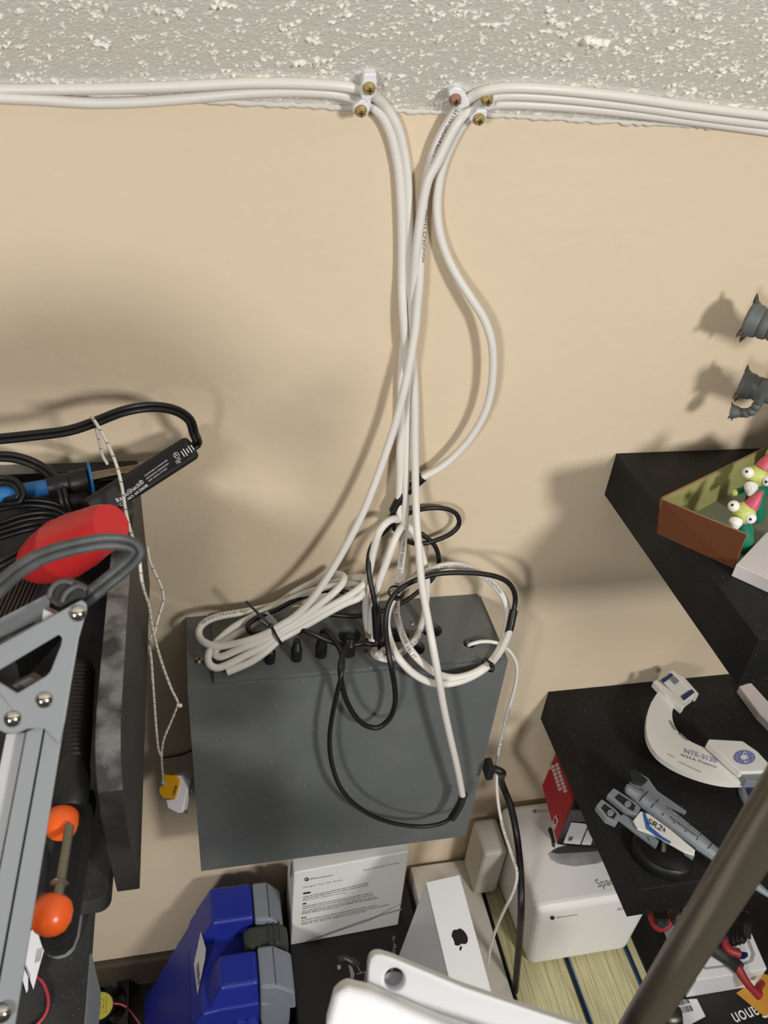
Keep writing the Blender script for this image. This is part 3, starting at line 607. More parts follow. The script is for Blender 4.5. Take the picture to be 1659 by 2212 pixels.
b.build('cooling_ribs', mm('rib_brown', (58, 46, 44), .6), t)

# thermocouple wire with its yellow plug
tw = thing('thermocouple_wire', P(198, 905, 7.4), 'thin white braided wire hung over the black cord, ending in a yellow plug', 'wire')
def strand(pts, r=.00125): 
    p = cat(pts, .003); MB().tube(p, r, 8).build('braided_wire', 'string_white', tw, smooth=60)
    b = MB()
    for i in range(6, len(p)-3, 3):
        T = (p[i+1]-p[i]).normalized(); N = (FC-T*FC.dot(T)).normalized(); Bv = N.cross(T)
        c = p[i]+N*r*1.02; b.flat([c-Bv*r*.8-T*.0005, c-Bv*r*.8+T*.0002, c+Bv*r*.8+T*.0014, c+Bv*r*.8+T*.0006])
    b.build('tracer_marks', 'print_ink', tw)
strand([P(232, 1002, 6.0), P(222, 985, 6.2), P(215, 955, 6.6), P(207, 925, 6.9), P(199, 906, 7.0), P(199, 903, 7.8), P(206, 912, 8.2), P(222, 938, 8.8), P(240, 975, 9.5), P(254, 1012, 10.2), P(263, 1050, 11.0), P(271, 1100, 12.2), P(281, 1145, 13.6), P(293, 1180, 15.0), P(301, 1205, 15.6), P(304, 1235, 16.0), P(309, 1268, 15.8), P(322, 1310, 14.6), P(327, 1345, 13.8), P(337, 1390, 12.8), P(352, 1440, 11.8), P(371, 1490, 11.0), P(384, 1518, 10.6), P(381, 1530, 10.4), P(368, 1562, 10.0), P(353, 1600, 9.6), P(349, 1640, 9.2), P(352, 1682, 8.8), P(351, 1690, 8.7)])
strand([P(318, 1180, 6.0), P(324, 1212, 6.4), P(336, 1240, 6.9), P(350, 1272, 7.4), P(353, 1297, 7.8), P(345, 1325, 8.6), P(337, 1352, 9.6), P(333, 1372, 10.6), P(325, 1376, 11.4), P(323, 1385, 11.6), P(327, 1430, 11.2), P(332, 1500, 10.6), P(338, 1580, 10.0), P(343, 1622, 9.6), P(349, 1634, 9.4)])
MB().ball(P(389, 1524, 10.6), .0021).ball(P(384, 1523, 10.6), .0016).build('knot', 'string_white', tw, smooth=60)
n = V((-.35, -.72, .6)).normalized(); p0 = P(370, 1712, 8.0)
def pk3(pts, off=0.0): return [onp(u, v, p0+n*off, n) for u, v in pts]
MB().slab(pk3([(353, 1673), (376, 1675), (388, 1688), (378, 1727), (352, 1725), (342, 1712), (345, 1698), (355, 1694)], .004), -n*.010).build('yellow_plug', 'yellow_plug', tw, bevel=.0012)
MB().slab(pk3([(377, 1676), (394, 1674), (411, 1687), (408, 1700), (401, 1725), (394, 1756), (384, 1757), (362, 1746), (358, 1728), (376, 1726), (386, 1690)], .001), -n*.013).build('white_adapter', 'clip_white', tw, bevel=.0012)
MB().cyl(pk3([(350, 1688)], .006)[0], pk3([(357, 1696)], .006)[0], .0022).build('strain_relief', 'arm_light', tw, smooth=40)
for a, c in (((407, 1702), (418, 1710)), ((395, 1748), (405, 1756))): MB().cyl(pk3([a], -.006)[0], pk3([c], -.006)[0], .0013).build('contact_pin', 'steel', tw, smooth=40)
b = MB(); b.textp('OMEGA', (374, 1715), (382, 1688), p0+n*.0043, n, .0006) if False else b.bars(onp(372, 1717, p0+n*.0046, n), onp(380, 1690, p0, n)-onp(372, 1717, p0, n), onp(380, 1720, p0, n)-onp(372, 1717, p0, n), .0105, .0030, 9)
b.build('printed_marks', 'print_ink', tw)

# ---------------------------------------------------------------- grey articulated lamp arm, close to the camera
n = V((.05, -.8, .6)).normalized(); p0 = D(100, 1500, .40)
arm = thing('lamp_arm', D(100, 1560, .42), 'grey sheet-metal articulated lamp arm with chrome rivets in the left foreground', 'lamp arm')
def pl(pts, off=0.0): return [onp(u, v, p0+n*off, n) for u, v in pts]
plate = MB().slab(pl([(166, 1301), (176, 1296), (186, 1303), (188, 1316), (180, 1345), (170, 1380), (163, 1422), (152, 1485), (140, 1560), (128, 1610), (96, 1575), (60, 1575), (34, 1586), (10, 1584), (-14, 1572), (-90, 1560), (-90, 1445), (0, 1393)]), -n*.0026).build('elbow_plate', 'arm_grey', arm)
cut(plate, [lambda bm: bm.slab(pl([(122, 1377), (129, 1384), (126, 1400), (103, 1458), (94, 1468), (29, 1507), (-2, 1488), (-34, 1470), (0, 1450)], .01), -n*.03)])
bv = plate.modifiers.new('bevel', 'BEVEL'); bv.width = .0007; bv.segments = 2; bv.limit_method = 'ANGLE'
bp_ = MB().slab(pl([(101, 1284), (108, 1300), (95, 1350), (60, 1410), (-60, 1475), (-90, 1478), (-90, 1385), (0, 1336)], -.021), -n*.0026).build('back_plate', 'arm_grey', arm)
cut(bp_, [lambda bm: bm.slab(pl([(72, 1346), (66, 1355), (-40, 1412), (-40, 1398)], -.01), -n*.03)])
MB().slab(pl([(102, 1310), (128, 1322), (112, 1345), (98, 1345)], -.018), n*.014).build('spacer_tab', 'arm_light', arm)
MB().slab(pl([(36, 1470), (52, 1462), (74, 1452), (92, 1462), (60, 1484)], -.019), n*.014).build('spring_clip', 'cord_grey', arm)
MB().slab(pl([(140, 1556), (99, 1566), (-24, 2250), (27, 2250)], -.003), -n*.0025).build('channel_bar', 'arm_grey', arm, bevel=.0006)
MB().slab(pl([(95, 1566), (57, 1580), (-72, 2250), (-29, 2250)], -.003), -n*.0025).build('channel_bar', 'arm_grey', arm, bevel=.0006)
MB().slab(pl([(99, 1566), (93, 1568), (-31, 2250), (-22, 2250)], -.008), -n*.002).build('groove_web', 'cord_grey', arm)
MB().slab(pl([(54, 1584), (14, 1586), (-120, 2250), (-76, 2250)], -.012), -n*.0025).build('side_flange', 'arm_light', arm)
MB().slab(pl([(102, 1286), (116, 1264), (132, 1252), (150, 1251), (160, 1258), (184, 1268), (190, 1284), (182, 1294), (160, 1302), (134, 1316), (120, 1310), (105, 1300)], -.004), -n*.016).build('strain_relief', 'black_rubber', arm, bevel=.0015)
MB().tube(cat(pl([(106, 1290), (110, 1274), (124, 1259), (142, 1255), (158, 1260)], -.003), .002), .0013, 8).build('relief_rim', 'cord_grey', arm, smooth=50)
MB().tube(cat(pl([(134, 1300), (142, 1282), (160, 1268), (176, 1266), (187, 1274)], -.002), .002), .0013, 8).build('relief_rim', 'cord_grey', arm, smooth=50)
for u, v in ((167, 1325), (95, 1512), (27, 1553), (3, 2192)):
    q = pl([(u, v)])[0]; MB().lathe(q-n*.001, q+n*.0024, [(0, .0042), (.3, .0042), (.55, .0037), (.8, .0027), (1, .0010)], 28).build('rivet', 'chrome', arm, smooth=50)
gp = cat([D(164, 1306, .417), D(182, 1296, .415), D(206, 1277, .414), D(238, 1251, .416), D(268, 1227, .420), D(290, 1205, .424), D(297, 1191, .425), D(288, 1179, .424), D(262, 1171, .421), D(226, 1170, .417), D(180, 1177, .411), D(130, 1189, .404), D(80, 1207, .396), D(35, 1236, .388), D(-5, 1272, .380), D(-50, 1318, .373)], .004)
MB().twin(gp, .0022, -FW).build('lamp_cord', 'cord_grey', arm, smooth=60)

U0, U1 = V((-.150, -.345, -.272)), V((-.262, -.425, -.170))
for o_ in (-.012, .010): MB().obox((U0+U1)/2+n*o_, U1-U0, (U1-U0).cross(n), n, (U1-U0).length+.02, .014, .003).build('added_upper_bar', 'arm_grey', arm, bevel=.0006)  # unseen upper bars, added to carry the shadow-casting head
MB().lathe(V((-.305, -.415, -.165)), V((-.305, -.430, -.250)), [(0, .024), (.1, .045), (.35, .08), (.6, .10), (.9, .112), (1, .115)], 40).build('added_lamp_head', 'arm_grey', arm, smooth=50)  # unseen head, added to throw the soft shadow on the left wall

# ---------------------------------------------------------------- black and orange hand tool
hd = thing('hand_tool', Z(150, 1780, -.45), 'black hand tool with ribbed grip, orange collar and orange knob on a metal rod', 'hand tool')
H0, H1 = Z(172, 1440, -.416), Z(150, 1752, -.424)
pf = [(0, .0085), (.02, .0095)]
for k in range(22): pf += [(.06+k*.03, .0103), (.072+k*.03, .0096)]
pf += [(.76, .0106), (.9, .0108), (.98, .0100), (1, .0085)]
MB().lathe(H0, H1, pf, 28).build('ribbed_grip', 'black_plastic', hd, smooth=35)
c0 = Z(133, 1776, -.424)
MB().lathe(Z(138, 1752, -.424), Z(128, 1803, -.424), [(0, .0065), (.15, .0088), (.5, .0094), (.85, .0085), (1, .0062)], 24).build('orange_collar', 'orange_plastic', hd, smooth=40)
MB().slab([Z(u, v, -.4225) for u, v in ((108, 1724), (118, 1726), (120, 1760), (112, 1772), (101, 1764))], (0, 0, -.006)).build('orange_lever', 'orange_plastic', hd, bevel=.001)
MB().cyl(Z(150, 1785, -.4165), Z(123, 1950, -.4165), .0026).build('rod', 'clear_grey', hd, smooth=40)
MB().lathe(Z(129, 1903, -.4165), Z(127, 1913, -.4165), [(0, .003), (.5, .0048), (1, .003)], 20).build('rod_ring', 'clear_grey', hd, smooth=40)
K0, K1 = Z(122, 1936, -.420), Z(98, 2022, -.424)
MB().lathe(K0, K1, [(0, .006), (.1, .0085), (.3, .0103), (.55, .0106), (.8, .0090), (.93, .0060), (1, .0025)], 28).build('orange_knob', 'orange_plastic', hd, smooth=45)
MB().slab([Z(u, v, -.440) for u, v in ((205, 1700), (192, 1790), (180, 1880), (168, 1950), (161, 1998), (152, 2022), (134, 2038), (110, 2044), (90, 2036), (82, 2016), (84, 1985), (100, 1900), (122, 1780), (135, 1700))], (0, 0, -.014)).build('tool_body', 'black_matte', hd, bevel=.003)
# lower shelf with cards and wire
LZ = -.60
lo = thing('lower_board', (-.34, -.27, LZ-.02), 'dusty black board below the tool tray at the lower left', 'board')
o = MB().box((-.56, -.56, LZ-.018), (-.1165, -.001, LZ)).build('board', 'tray_side', lo, bevel=.001); topmat(o, 'dusty_black')
MB().box((-.1165, -.37, LZ-.062), (-.1150, -.318, LZ-.004)).build('edge_strip', 'arm_grey', lo)
t = MB()
outer = cat([Z(u, v, LZ+.004) for u, v in ((181, 1944), (175, 1990), (167, 2030), (152, 2054), (127, 2065), (102, 2060), (92, 2050))], .004); inner = [Z(u, v, LZ+.004) for u, v in ((163, 1950), (158, 1995), (153, 2022), (141, 2038), (122, 2044), (104, 2042), (96, 2038))]
inner = cat(inner, .004); k = min(len(outer), len(inner)); outer = [outer[int(i*(len(outer)-1)/(k-1))] for i in range(k)]; inner = [inner[int(i*(len(inner)-1)/(k-1))] for i in range(k)]
dn = V((0, 0, -.004)); vs = outer+inner+[p+dn for p in outer]+[p+dn for p in inner]
fs = [(i, i+1, k+i+1, k+i) for i in range(k-1)]+[(2*k+i, 2*k+i+1, i+1, i) for i in range(k-1)]+[(k+i, k+i+1, 3*k+i+1, 3*k+i) for i in range(k-1)]+[(0, k, 3*k, 2*k), (k-1, 3*k-1, 4*k-1, 2*k-1)]
t = t.add(vs, fs).build('hook_bracket', 'arm_grey', bevel=.0006)
tag(t, 'grey U-shaped bracket lying under the end of the black and orange tool', 'bracket')
cn = V((-.35, -.8, .48)).normalized()
cp = Z(73, 2136, LZ+.001)
t = thing('price_card', cp, 'white pointed card standing on the dusty board beside the orange knob', 'card', 'white cards at lower left')
MB().slab([onp(u, v, cp, cn) for u, v in ((86, 1990), (66, 2012), (52, 2065), (53, 2078), (73, 2136), (85, 2090), (99, 2040))], cn*.0006).build('card', 'paper_white', t)
b = MB()
for k in range(5): b.flat([onp(u, v, cp+cn*.0008, cn) for u, v in ((80+k*3, 2050-k*1), (81.2+k*3, 2050-k*1), (76+k*2.6, 2080-k*1), (74.6+k*2.6, 2080-k*1))])
b.build('printed_marks', 'print_grey', t)
cp = Z(58, 2144, LZ+.001)
t = MB().slab([onp(u, v, cp, cn) for u, v in ((47, 2080), (61, 2110), (61, 2138), (58, 2144), (45, 2098))], cn*.0006).build('price_card', 'paper_white')
tag(t, 'smaller white card standing left of the pointed card', 'card', 'white cards at lower left')
t = MB().tube(cat([Z(u, v, LZ+.0015) for u, v in ((78, 2110), (90, 2118), (100, 2138), (105, 2162), (101, 2185), (90, 2203), (74, 2218), (50, 2232))], .003), .0011, 8).build('loose_wire', 'pink_wire', smooth=60)
tag(t, 'thin pink wire curling across the dusty board', 'wire')
t = MB().slab([Z(u, v, -.50) for u, v in ((104, 1822), (99, 1930), (70, 1938), (40, 1930), (60, 1815))], (0, 0, -.034)).build('scuffed_case', 'dusty_black', bevel=.002)
tag(t, 'scuffed black case left of the metal rod, mostly behind the lamp arm', 'case')
# pc fan
fc = Z(214, 2172, DESK+.026); fan = thing('cooling_fan', (fc.x, fc.y, DESK), 'black square cooling fan with a round yellow sticker lying at lower left', 'fan')
fr = MB().box((fc.x-.04, fc.y-.04, DESK+.001), (fc.x+.04, fc.y+.04, DESK+.026)).build('frame', 'black_plastic', fan)
cut(fr, [lambda bm: bm.cyl((fc.x, fc.y, DESK-.01), (fc.x, fc.y, DESK+.04), .038, seg=48)])
MB().cyl((fc.x, fc.y, DESK+.004), (fc.x, fc.y, DESK+.0245), .0205, seg=36).build('hub', 'black_plastic', fan, smooth=40)
for k in range(7):
    a = 2*PI*k/7; c, s = math.cos(a), math.sin(a); c2, s2 = math.cos(a+.62), math.sin(a+.62)
    MB().slab([(fc.x+c*.0205, fc.y+s*.0205, DESK+.020), (fc.x+c*.037, fc.y+s*.037, DESK+.020), (fc.x+c2*.037, fc.y+s2*.037, DESK+.008), (fc.x+c2*.0205, fc.y+s2*.0205, DESK+.008)], (0, 0, -.0016)).build('blade', 'handle_dark', fan)
lb = MB().cyl((fc.x, fc.y, DESK+.0245), (fc.x, fc.y, DESK+.025), .0185, seg=36).build('sticker', 'yellow_label', fan)
b = MB()
for k in range(6): b.bars((fc.x-.011+k*.004, fc.y-.011, DESK+.0252), (0, 1, 0), (1, 0, 0), .022, .0011, 7, k)
b.build('printed_marks', 'print_ink', lb)
cord2('fan_lead', [(fc.x+.02, fc.y, DESK+.0255), (fc.x+.034, fc.y-.006, DESK+.027), (fc.x+.05, fc.y-.02, DESK+.012), (fc.x+.07, fc.y-.05, DESK+.002)], .0007, 'thin dark red lead running from the fan sticker', 'wire', 'pink_wire')

# ---------------------------------------------------------------- blue tool case
ca = thing('tool_case', (-.04, -.1, DESK), 'blue and grey plastic tool case standing upright with a dark carry handle', 'tool case')
y0, y1 = -.036, -.172
prof = [(-.034, -1.056), (-.052, -1.06), (-.066, -1.09), (-.070, -1.108), (-.1155, -1.224), (-.119, -1.236), (-.138, -1.282), (-.140, -1.2995), (.0145, -1.2995), (.0145, -1.056)]
MB().slab([(x, y0, z) for x, z in prof], (0, y1-y0, 0)).build('blue_shell', 'case_blue', ca, bevel=.004, seg=3)
MB().hexa([(-.060, y0+.002, -1.075), (.0145, y0+.002, -1.075), (.0145, -.089, -1.075), (-.060, -.089, -1.075), (-.038, y0, -1.022), (.0145, y0, -1.022), (.0145, -.084, -1.022), (-.036, -.084, -1.022)]).build('blue_shoulder', 'case_blue', ca, bevel=.005, seg=3)
MB().hexa([(-.052, -.119, -1.075), (.0145, -.119, -1.075), (.0145, -.172, -1.075), (-.052, -.172, -1.075), (-.030, -.123, -1.022), (.0145, -.123, -1.022), (.0145, -.163, -1.022), (-.030, -.163, -1.022)]).build('blue_shoulder', 'case_blue', ca, bevel=.005, seg=3)
MB().slab([(-.005, -.170, -1.085), (.0145, -.170, -1.085), (.0145, -.186, -1.11), (.0145, -.190, -1.2995), (-.005, -.190, -1.2995), (-.005, -.186, -1.11)], (-.012, 0, 0)).build('front_rib', 'case_blue', ca, bevel=.004)
MB().box((.0155, y1, -1.2995), (.052, y0, -1.058)).build('grey_shell', 'case_grey', ca, bevel=.004, seg=3)
for (a, c, e) in ((-.038, -.088, .050), (-.121, -.170, .056)):
    MB().slab([(.0155, a, -1.075), (.0155, a, -1.021), (.034, a, -1.021), (e, a-.006, -1.036), (e+.002, a-.006, -1.075)], (0, c-a, 0)).build('grey_shoulder', 'case_grey', ca, bevel=.003)
    MB().box((.0335, c+.001, -1.0225), (.0343, a-.002, -1.0203)).build('seam', 'handle_dark', ca)
MB().slab([(.0, -.091, -1.060), (.0, -.091, -1.034), (.008, -.091, -1.028), (.046, -.091, -1.028), (.055, -.091, -1.040), (.055, -.091, -1.060)], (0, -.028, 0)).build('handle', 'handle_dark', ca, bevel=.004)
for k in range(3): MB().box((.030+k*.007, -.1195, -1.0285), (.032+k*.007, -.0905, -1.0265)).build('handle_rib', 'handle_dark', ca, bevel=.0005)
fn = V((-.116, 0, .0455)).normalized(); fp0 = V((-.0955, -.1, -1.1725))
st = MB().polyp([(438, 2012), (449, 2050), (447, 2072), (431, 2148), (423, 2082)], fp0, fn, .0025).build('barcode_sticker', 'paper_white', ca)
b = MB()
a0, a1, a2 = [onp(u, v, fp0, fn)+fn*.0028 for u, v in ((428, 2088), (432, 2135), (440, 2066))]
b.bars(a0, a1-a0, (a2-a0)-(a1-a0)*((a2-a0).dot(a1-a0)/(a1-a0).length_squared), (a1-a0).length*1.0, .010, 14); b.build('barcode', 'ink_black', st)

# ================================================================ boxes and books under the enclosure
BT = -1.10                                                      # level of the black box top and of the book tops
# black product box lying under the white box
bb = thing('product_box', (.135, -.2, DESK), 'large black product box under the small white box, printed with a dark controller picture', 'box')
MB().box((.0605, -.40, DESK), (.232, -.010, BT)).build('carton', 'black_plastic', bb, bevel=.0012)
b = MB(); b.textp('SpaceExplorer™', (846, 2128), (858, 2024), (0, 0, BT), (0, 0, 1), .0004, .9); b.build('printed_text', 'grey_print', bb)
def tp(pts, m, nm, root, z=BT, lift=.0003): MB().polyp(pts, (0, 0, z), (0, 0, 1), lift).build(nm, m, root)
tp([(728, 2066), (745, 2062), (768, 2070), (780, 2084), (766, 2088), (750, 2076), (732, 2078)], 'handle_dark', 'picture', bb)
tp([(742, 2068), (758, 2074), (764, 2080), (758, 2080), (745, 2073)], 'silver_print', 'picture_highlight', bb, lift=.0005)
tp([(752, 2084), (760, 2088), (766, 2104), (763, 2122), (755, 2122), (757, 2104)], 'silver_print', 'picture_highlight', bb, lift=.0005)
tp([(728, 2086), (735, 2084), (737, 2092), (730, 2096)], 'silver_print', 'picture_highlight', bb, lift=.0005)
b = MB()
for q in ([(772, 2086), (781, 2103), (779.5, 2104), (771, 2087)], [(770, 2104), (791, 2098), (791, 2099.5), (770, 2105.5)], [(791, 2098), (788, 2120), (786.5, 2120), (789.5, 2098)], [(766, 2122), (788, 2119), (788, 2120.5), (766, 2123.5)]): b.polyp(q, (0, 0, BT), (0, 0, 1), .0005)
b.build('picture_lines', 'grey_print', bb)
MB().box((.0600, -.072, BT), (.2325, -.0715, BT+.0004)).build('lid_seam', 'shelf_side', bb)
# white printed box standing on it
tl, tr_, br_, bl_ = P(635, 1886, 8.8), P(884, 1839, 8.3), Z(860, 1998, BT+.0005), Z(628, 2042, BT+.0005)
sm = thing('product_box', (bl_+br_)/2, 'small white product box with printed text standing on the black box below the enclosure', 'box')
MB().slab([tl, tr_, br_, bl_], (0.002, .070, 0)).build('carton', 'carton_white', sm, bevel=.0016)
fn = (tr_-tl).cross(bl_-tl).normalized(); fn = -fn if fn.y > 0 else fn
b = MB()
b.textp('SpaceMouse® Wireless', (785, 1881), (863, 1864), tl, fn); b.build('printed_text', 'print_grey', sm)
MB().textp('Navigate Your 3D World', (655, 1918), (739, 1902), tl, fn).build('printed_text', 'print_grey', sm)
b = MB(); b.textp('3Dconnexion', (669, 1900), (719, 1891), tl, fn, .0004, .85)
for tx, a, c in (('RGBD', (656, 1930), (671, 1927)), ('Make it real with a 3Dconnexion 3D Mouse!', (654, 1946), (749, 1928)), ('Mit einer 3D-Maus von 3Dconnexion!', (652, 1975), (733, 1960)), ('Faites de vos rêves une réalité avec une souris 3D!', (651, 1998), (790, 1969))):
    if tx != 'RGBD': b.textp(tx, a, c, tl, fn)
b.polyp([(655, 1928), (671, 1925.5), (670.5, 1929), (654.5, 1931.5)], tl, fn); b.polyp([(654, 1951), (662, 1949.5), (661.5, 1952.5), (653.5, 1954)], tl, fn)
b.polyp([(652, 1981), (655, 1980.4), (654.6, 1984), (651.8, 1984.6)], tl, fn); b.polyp([(658, 1980), (661, 1979.4), (660.6, 1983), (657.8, 1983.6)], tl, fn)
def disc2(u, v, ru, rv, n_=18): return [(u+ru*math.cos(2*PI*k/n_), v+rv*math.sin(2*PI*k/n_)) for k in range(n_)]
b.polyp(disc2(662, 1899, 5, 4), tl, fn, .0004); b.build('printed_text', 'ink_black', sm)
MB().polyp(disc2(661, 1898, 3, 2.2), tl, fn, .0007).build('logo_highlight', 'grey_print', sm)
b = MB()
for a, c in (((655, 1937), (797, 1906)), ((655, 1941), (799, 1910)), ((653, 1958), (803, 1928)), ((653, 1962), (806, 1932)), ((653, 1967), (812, 1936)), ((652, 1971), (816, 1939)), ((651, 1988), (814, 1954)), ((651, 1993), (840, 1953))):
    L_ = c[0]-a[0]; x = a[0]; rnd = random.Random(int(x*7+a[1]))
    while x < c[0]-4:
        w = min(rnd.uniform(5, 18), c[0]-x); y = a[1]+(c[1]-a[1])*(x-a[0])/L_; sl = (c[1]-a[1])/L_
        b.polyp([(x, y), (x+w, y+sl*w), (x+w, y+sl*w+1.5), (x, y+1.5)], tl, fn); x += w+1.6
b.build('small_print', 'print_grey', sm)
b = MB(); b.polyp([(700, 2018), (760, 1996), (820, 1976), (868, 1962), (868, 1965), (820, 1979), (760, 2000), (705, 2020)], tl, fn, .0003); b.polyp([(660, 2032), (720, 2012), (790, 1990), (800, 1985), (868, 1950), (868, 1951), (800, 1988), (720, 2015), (664, 2034)], tl, fn, .0003); b.build('swoosh', 'grey_print', sm)
MB().polyp([(817, 1841), (862, 1832), (858, 1838), (820, 1846)], (0, 0, tl.z), (0, 0, 1), .0006).build('barcode', 'ink_black', sm) if False else None
xs = MB(); a0 = tr_+V((-.036, .010, .0006)); xs.bars(a0, (1, 0, 0), (0, 1, 0), .028, .006, 16); xs.build('barcode', 'ink_black', sm)
MB().slab([tl+V((-.0003, .018, -.012)), tl+V((-.0003, .022, -.010)), tl+V((.0, .026, -.045)), tl+V((.0, .022, -.048))], (-.0004, 0, 0)).build('side_slot', 'ink_black', sm)

# dirty white box between the black box and the books
mb_ = thing('product_box', (.287, -.13, DESK), 'grubby cream box lying under the hanging cables, left of the books', 'box')
MB().box((.2405, -.33, DESK), (.3315, -.006, -1.09)).build('carton', 'carton_dirty', mb_, bevel=.003, seg=3)
b = MB()
for k, (x, y) in enumerate(((1008, 1858), (1011, 1864), (1013, 1871), (1016, 1878))): b.polyp([(x, y), (x+6, y+1), (x+5.5, y+4), (x-1, y+3)], (0, 0, -1.09), (0, 0, 1), .0006)
b.build('printed_marks', 'print_grey', mb_)
# tall slim white box with the bitten apple logo, leaning
A = V((.2000, -.158, -.862)); w = V((.0395, .002, .002)); Ab = V((.200, -.121, BT+.001)); N_ = A+V((0, -.21, -.010))
ap = thing('slim_box', V((.22, -.22, BT)), 'slim glossy white box standing on edge with a black fruit logo on its narrow side', 'box')
MB().hexa([Ab, Ab+w, Ab+w+(N_-A), Ab+(N_-A), A, A+w, N_+w, N_]).build('carton', 'white_gloss', ap, bevel=.0009)
tn = (N_-A).cross(w).normalized(); tn = tn if tn.z > 0 else -tn
lc = onp(992, 2024, A, tn); lx = -w.normalized(); ly = (N_-A).normalized(); ly = (ly - lx*ly.dot(lx)).normalized()
def apple(sx):
    half = [(0, .82), (.18, .92), (.42, .98), (.68, .90), (.86, .70), (.95, .42), (.97, .12), (.90, -.22), (.76, -.55), (.56, -.82), (.36, -.93), (.18, -.90), (0, -.84)]
    left = [(-x, y) for x, y in reversed(half[1:-1])]
    out = half+left
    res = []
    for x, y in out:                                             # bite on the right side
        d = math.hypot(x-1.12, y-.28)
        if d < .46 and x > 0: k = .46/d; x, y = 1.12+(x-1.12)*k, .28+(y-.28)*k
        res.append((x, y))
    return res
sc = .0088
MB().flat([lc+lx*x*sc+ly*y*sc*-1*-1+tn*.0004 for x, y in [(x, y) for x, y in apple(1)]]).build('fruit_logo', 'ink_black', ap)
leaf = [(.02, 1.08), (.10, 1.34), (.30, 1.56), (.42, 1.58), (.42, 1.36), (.28, 1.16)]
MB().flat([lc+lx*x*sc+ly*y*sc+tn*.0004 for x, y in leaf]).build('logo_leaf', 'ink_black', ap)
MB().slab([A+V((0, 0, -.004))+tn*0, N_+V((0, 0, -.004)), N_+V((0, 0, -.0044)), A+V((0, 0, -.0044))], (-.0002, 0, 0)).build('lid_seam', 'print_grey', ap)
# books, standing, page edges up
def book(x0, x1, y0, y1, h, cov, label, board=.0028):
    r = thing('book', ((x0+x1)/2, (y0+y1)/2, DESK), label, 'book', 'thick books standing page edges up')
    MB().box((x0+board, y1+.003, DESK+.001), (x1-board, y0-.003, h-.004)).build('pages', 'pages', r) if False else None
    o = MB().box((x0+board, y1+.003, DESK+.001), (x1-board, y0-.003, h)).build('pages', PAGES, r)
    MB().box((x0, y1, DESK), (x0+board, y0, h+.003)).build('cover', cov, r, bevel=.0006)
    MB().box((x1-board, y1, DESK), (x1, y0, h+.003)).build('cover', cov, r, bevel=.0006)
PAGES = mat('paper_edges', (198, 192, 150), .8); nt = PAGES.node_tree; b_ = nt.nodes['Principled BSDF']
tc = nt.nodes.new('ShaderNodeTexCoord'); mp = nt.nodes.new('ShaderNodeMapping'); mp.inputs['Scale'].default_value = (1, .02, .02); no = nt.nodes.new('ShaderNodeTexNoise'); no.inputs['Scale'].default_value = 900; no.inputs['Detail'].default_value = 6
cr_ = nt.nodes.new('ShaderNodeValToRGB'); cr_.color_ramp.elements[0].position = .3; cr_.color_ramp.elements[1].position = .62
cr_.color_ramp.elements[0].color = tuple(S2L(c) for c in (150, 142, 100))+(1,); cr_.color_ramp.elements[1].color = tuple(S2L(c) for c in (206, 200, 158))+(1,)
nt.links.new(tc.outputs['Object'], mp.inputs[0]); nt.links.new(mp.outputs[0], no.inputs['Vector']); nt.links.new(no.outputs[0], cr_.inputs[0]); nt.links.new(cr_.outputs[0], b_.inputs['Base Color'])
book(.3365, .4215, -.008, -.34, BT-.003, 'book_cover_dark', 'thick book on the left, its pale page edges under the white boxes and black cord')
book(.4225, .5085, -.008, -.34, BT-.003, 'book_cover_blue', 'thick book on the right, blue cover seen between two blocks of page edges')
book(.5095, .5265, -.008, -.30, BT-.006, 'book_cover_dark', 'thin dark book beside the white box with a printed phone picture')

# big white box with a printed dish, on the books
wx0, wx1, wy0, wy1, wz = .3545, .5085, -.010, -.162, -.957
wb = thing('product_box', (.43, -.09, BT), 'big rounded white product box on the books, printed with a silver dish', 'box')
MB().hexa([(wx0+.012, wy1, BT), (wx1, wy1, BT), (wx1, wy0, BT), (wx0+.004, wy0, BT), (wx0-.004, wy1, wz), (wx1+.004, wy1, wz), (wx1, wy0, wz-.006), (wx0-.002, wy0, wz-.006)]).build('carton', 'carton_white', wb, bevel=.010, seg=4)
TZ = wz-.001
tpn = V((0, .04, 1)).normalized(); tp0 = V((.43, wy1, wz))
def tw_(pts, m, nm, lift=.0006): return MB().polyp(pts, tp0, tpn, lift).build(nm, m, wb)
tw_([(1184, 1845), (1198, 1834), (1230, 1830), (1300, 1826), (1340, 1830), (1330, 1850), (1290, 1866), (1240, 1872), (1205, 1866), (1190, 1858)], 'silver_print', 'dish_picture')
tw_([(1190, 1842), (1205, 1832), (1240, 1824), (1320, 1818), (1320, 1838), (1240, 1843), (1205, 1845)], 'handle_dark', 'dish_opening', .0009)
tw_([(1183, 1793), (1187, 1787), (1192, 1792), (1199, 1822), (1198, 1832), (1193, 1830), (1190, 1812)], 'handle_dark', 'stick_picture', .0009)
b = MB(); b.textp('SpaceNavigator', (1292, 1918), (1420, 1895), tp0, tpn, .0006, 1.2); b.textp('3Dconnexion', (1162, 1755), (1206, 1752), tp0, tpn, .0006); b.build('printed_text', 'print_grey', wb)
tw_(disc2(1155, 1753, 5, 4), 'print_grey', 'logo', .0006)
wf0 = V((.43, wy1, -1.0)); wfn = V((0, -1, 0))
MB().textp('3Dconnexion', (1201, 1983), (1247, 1976), wf0, wfn, .0006, .9).build('printed_text', 'ink_black', wb); MB().polyp(disc2(1193, 1982, 5, 4.4), wf0, wfn, .0006).build('logo', 'ink_black', wb)
b = MB(); b.textp('SpaceNavigator', (1332, 1966), (1420, 1952), wf0, wfn, .0006); b.textp('Enjoy Your 3D Mouse', (1256, 2067), (1298, 2060), wf0, wfn, .0006); b.build('printed_text', 'print_grey', wb)
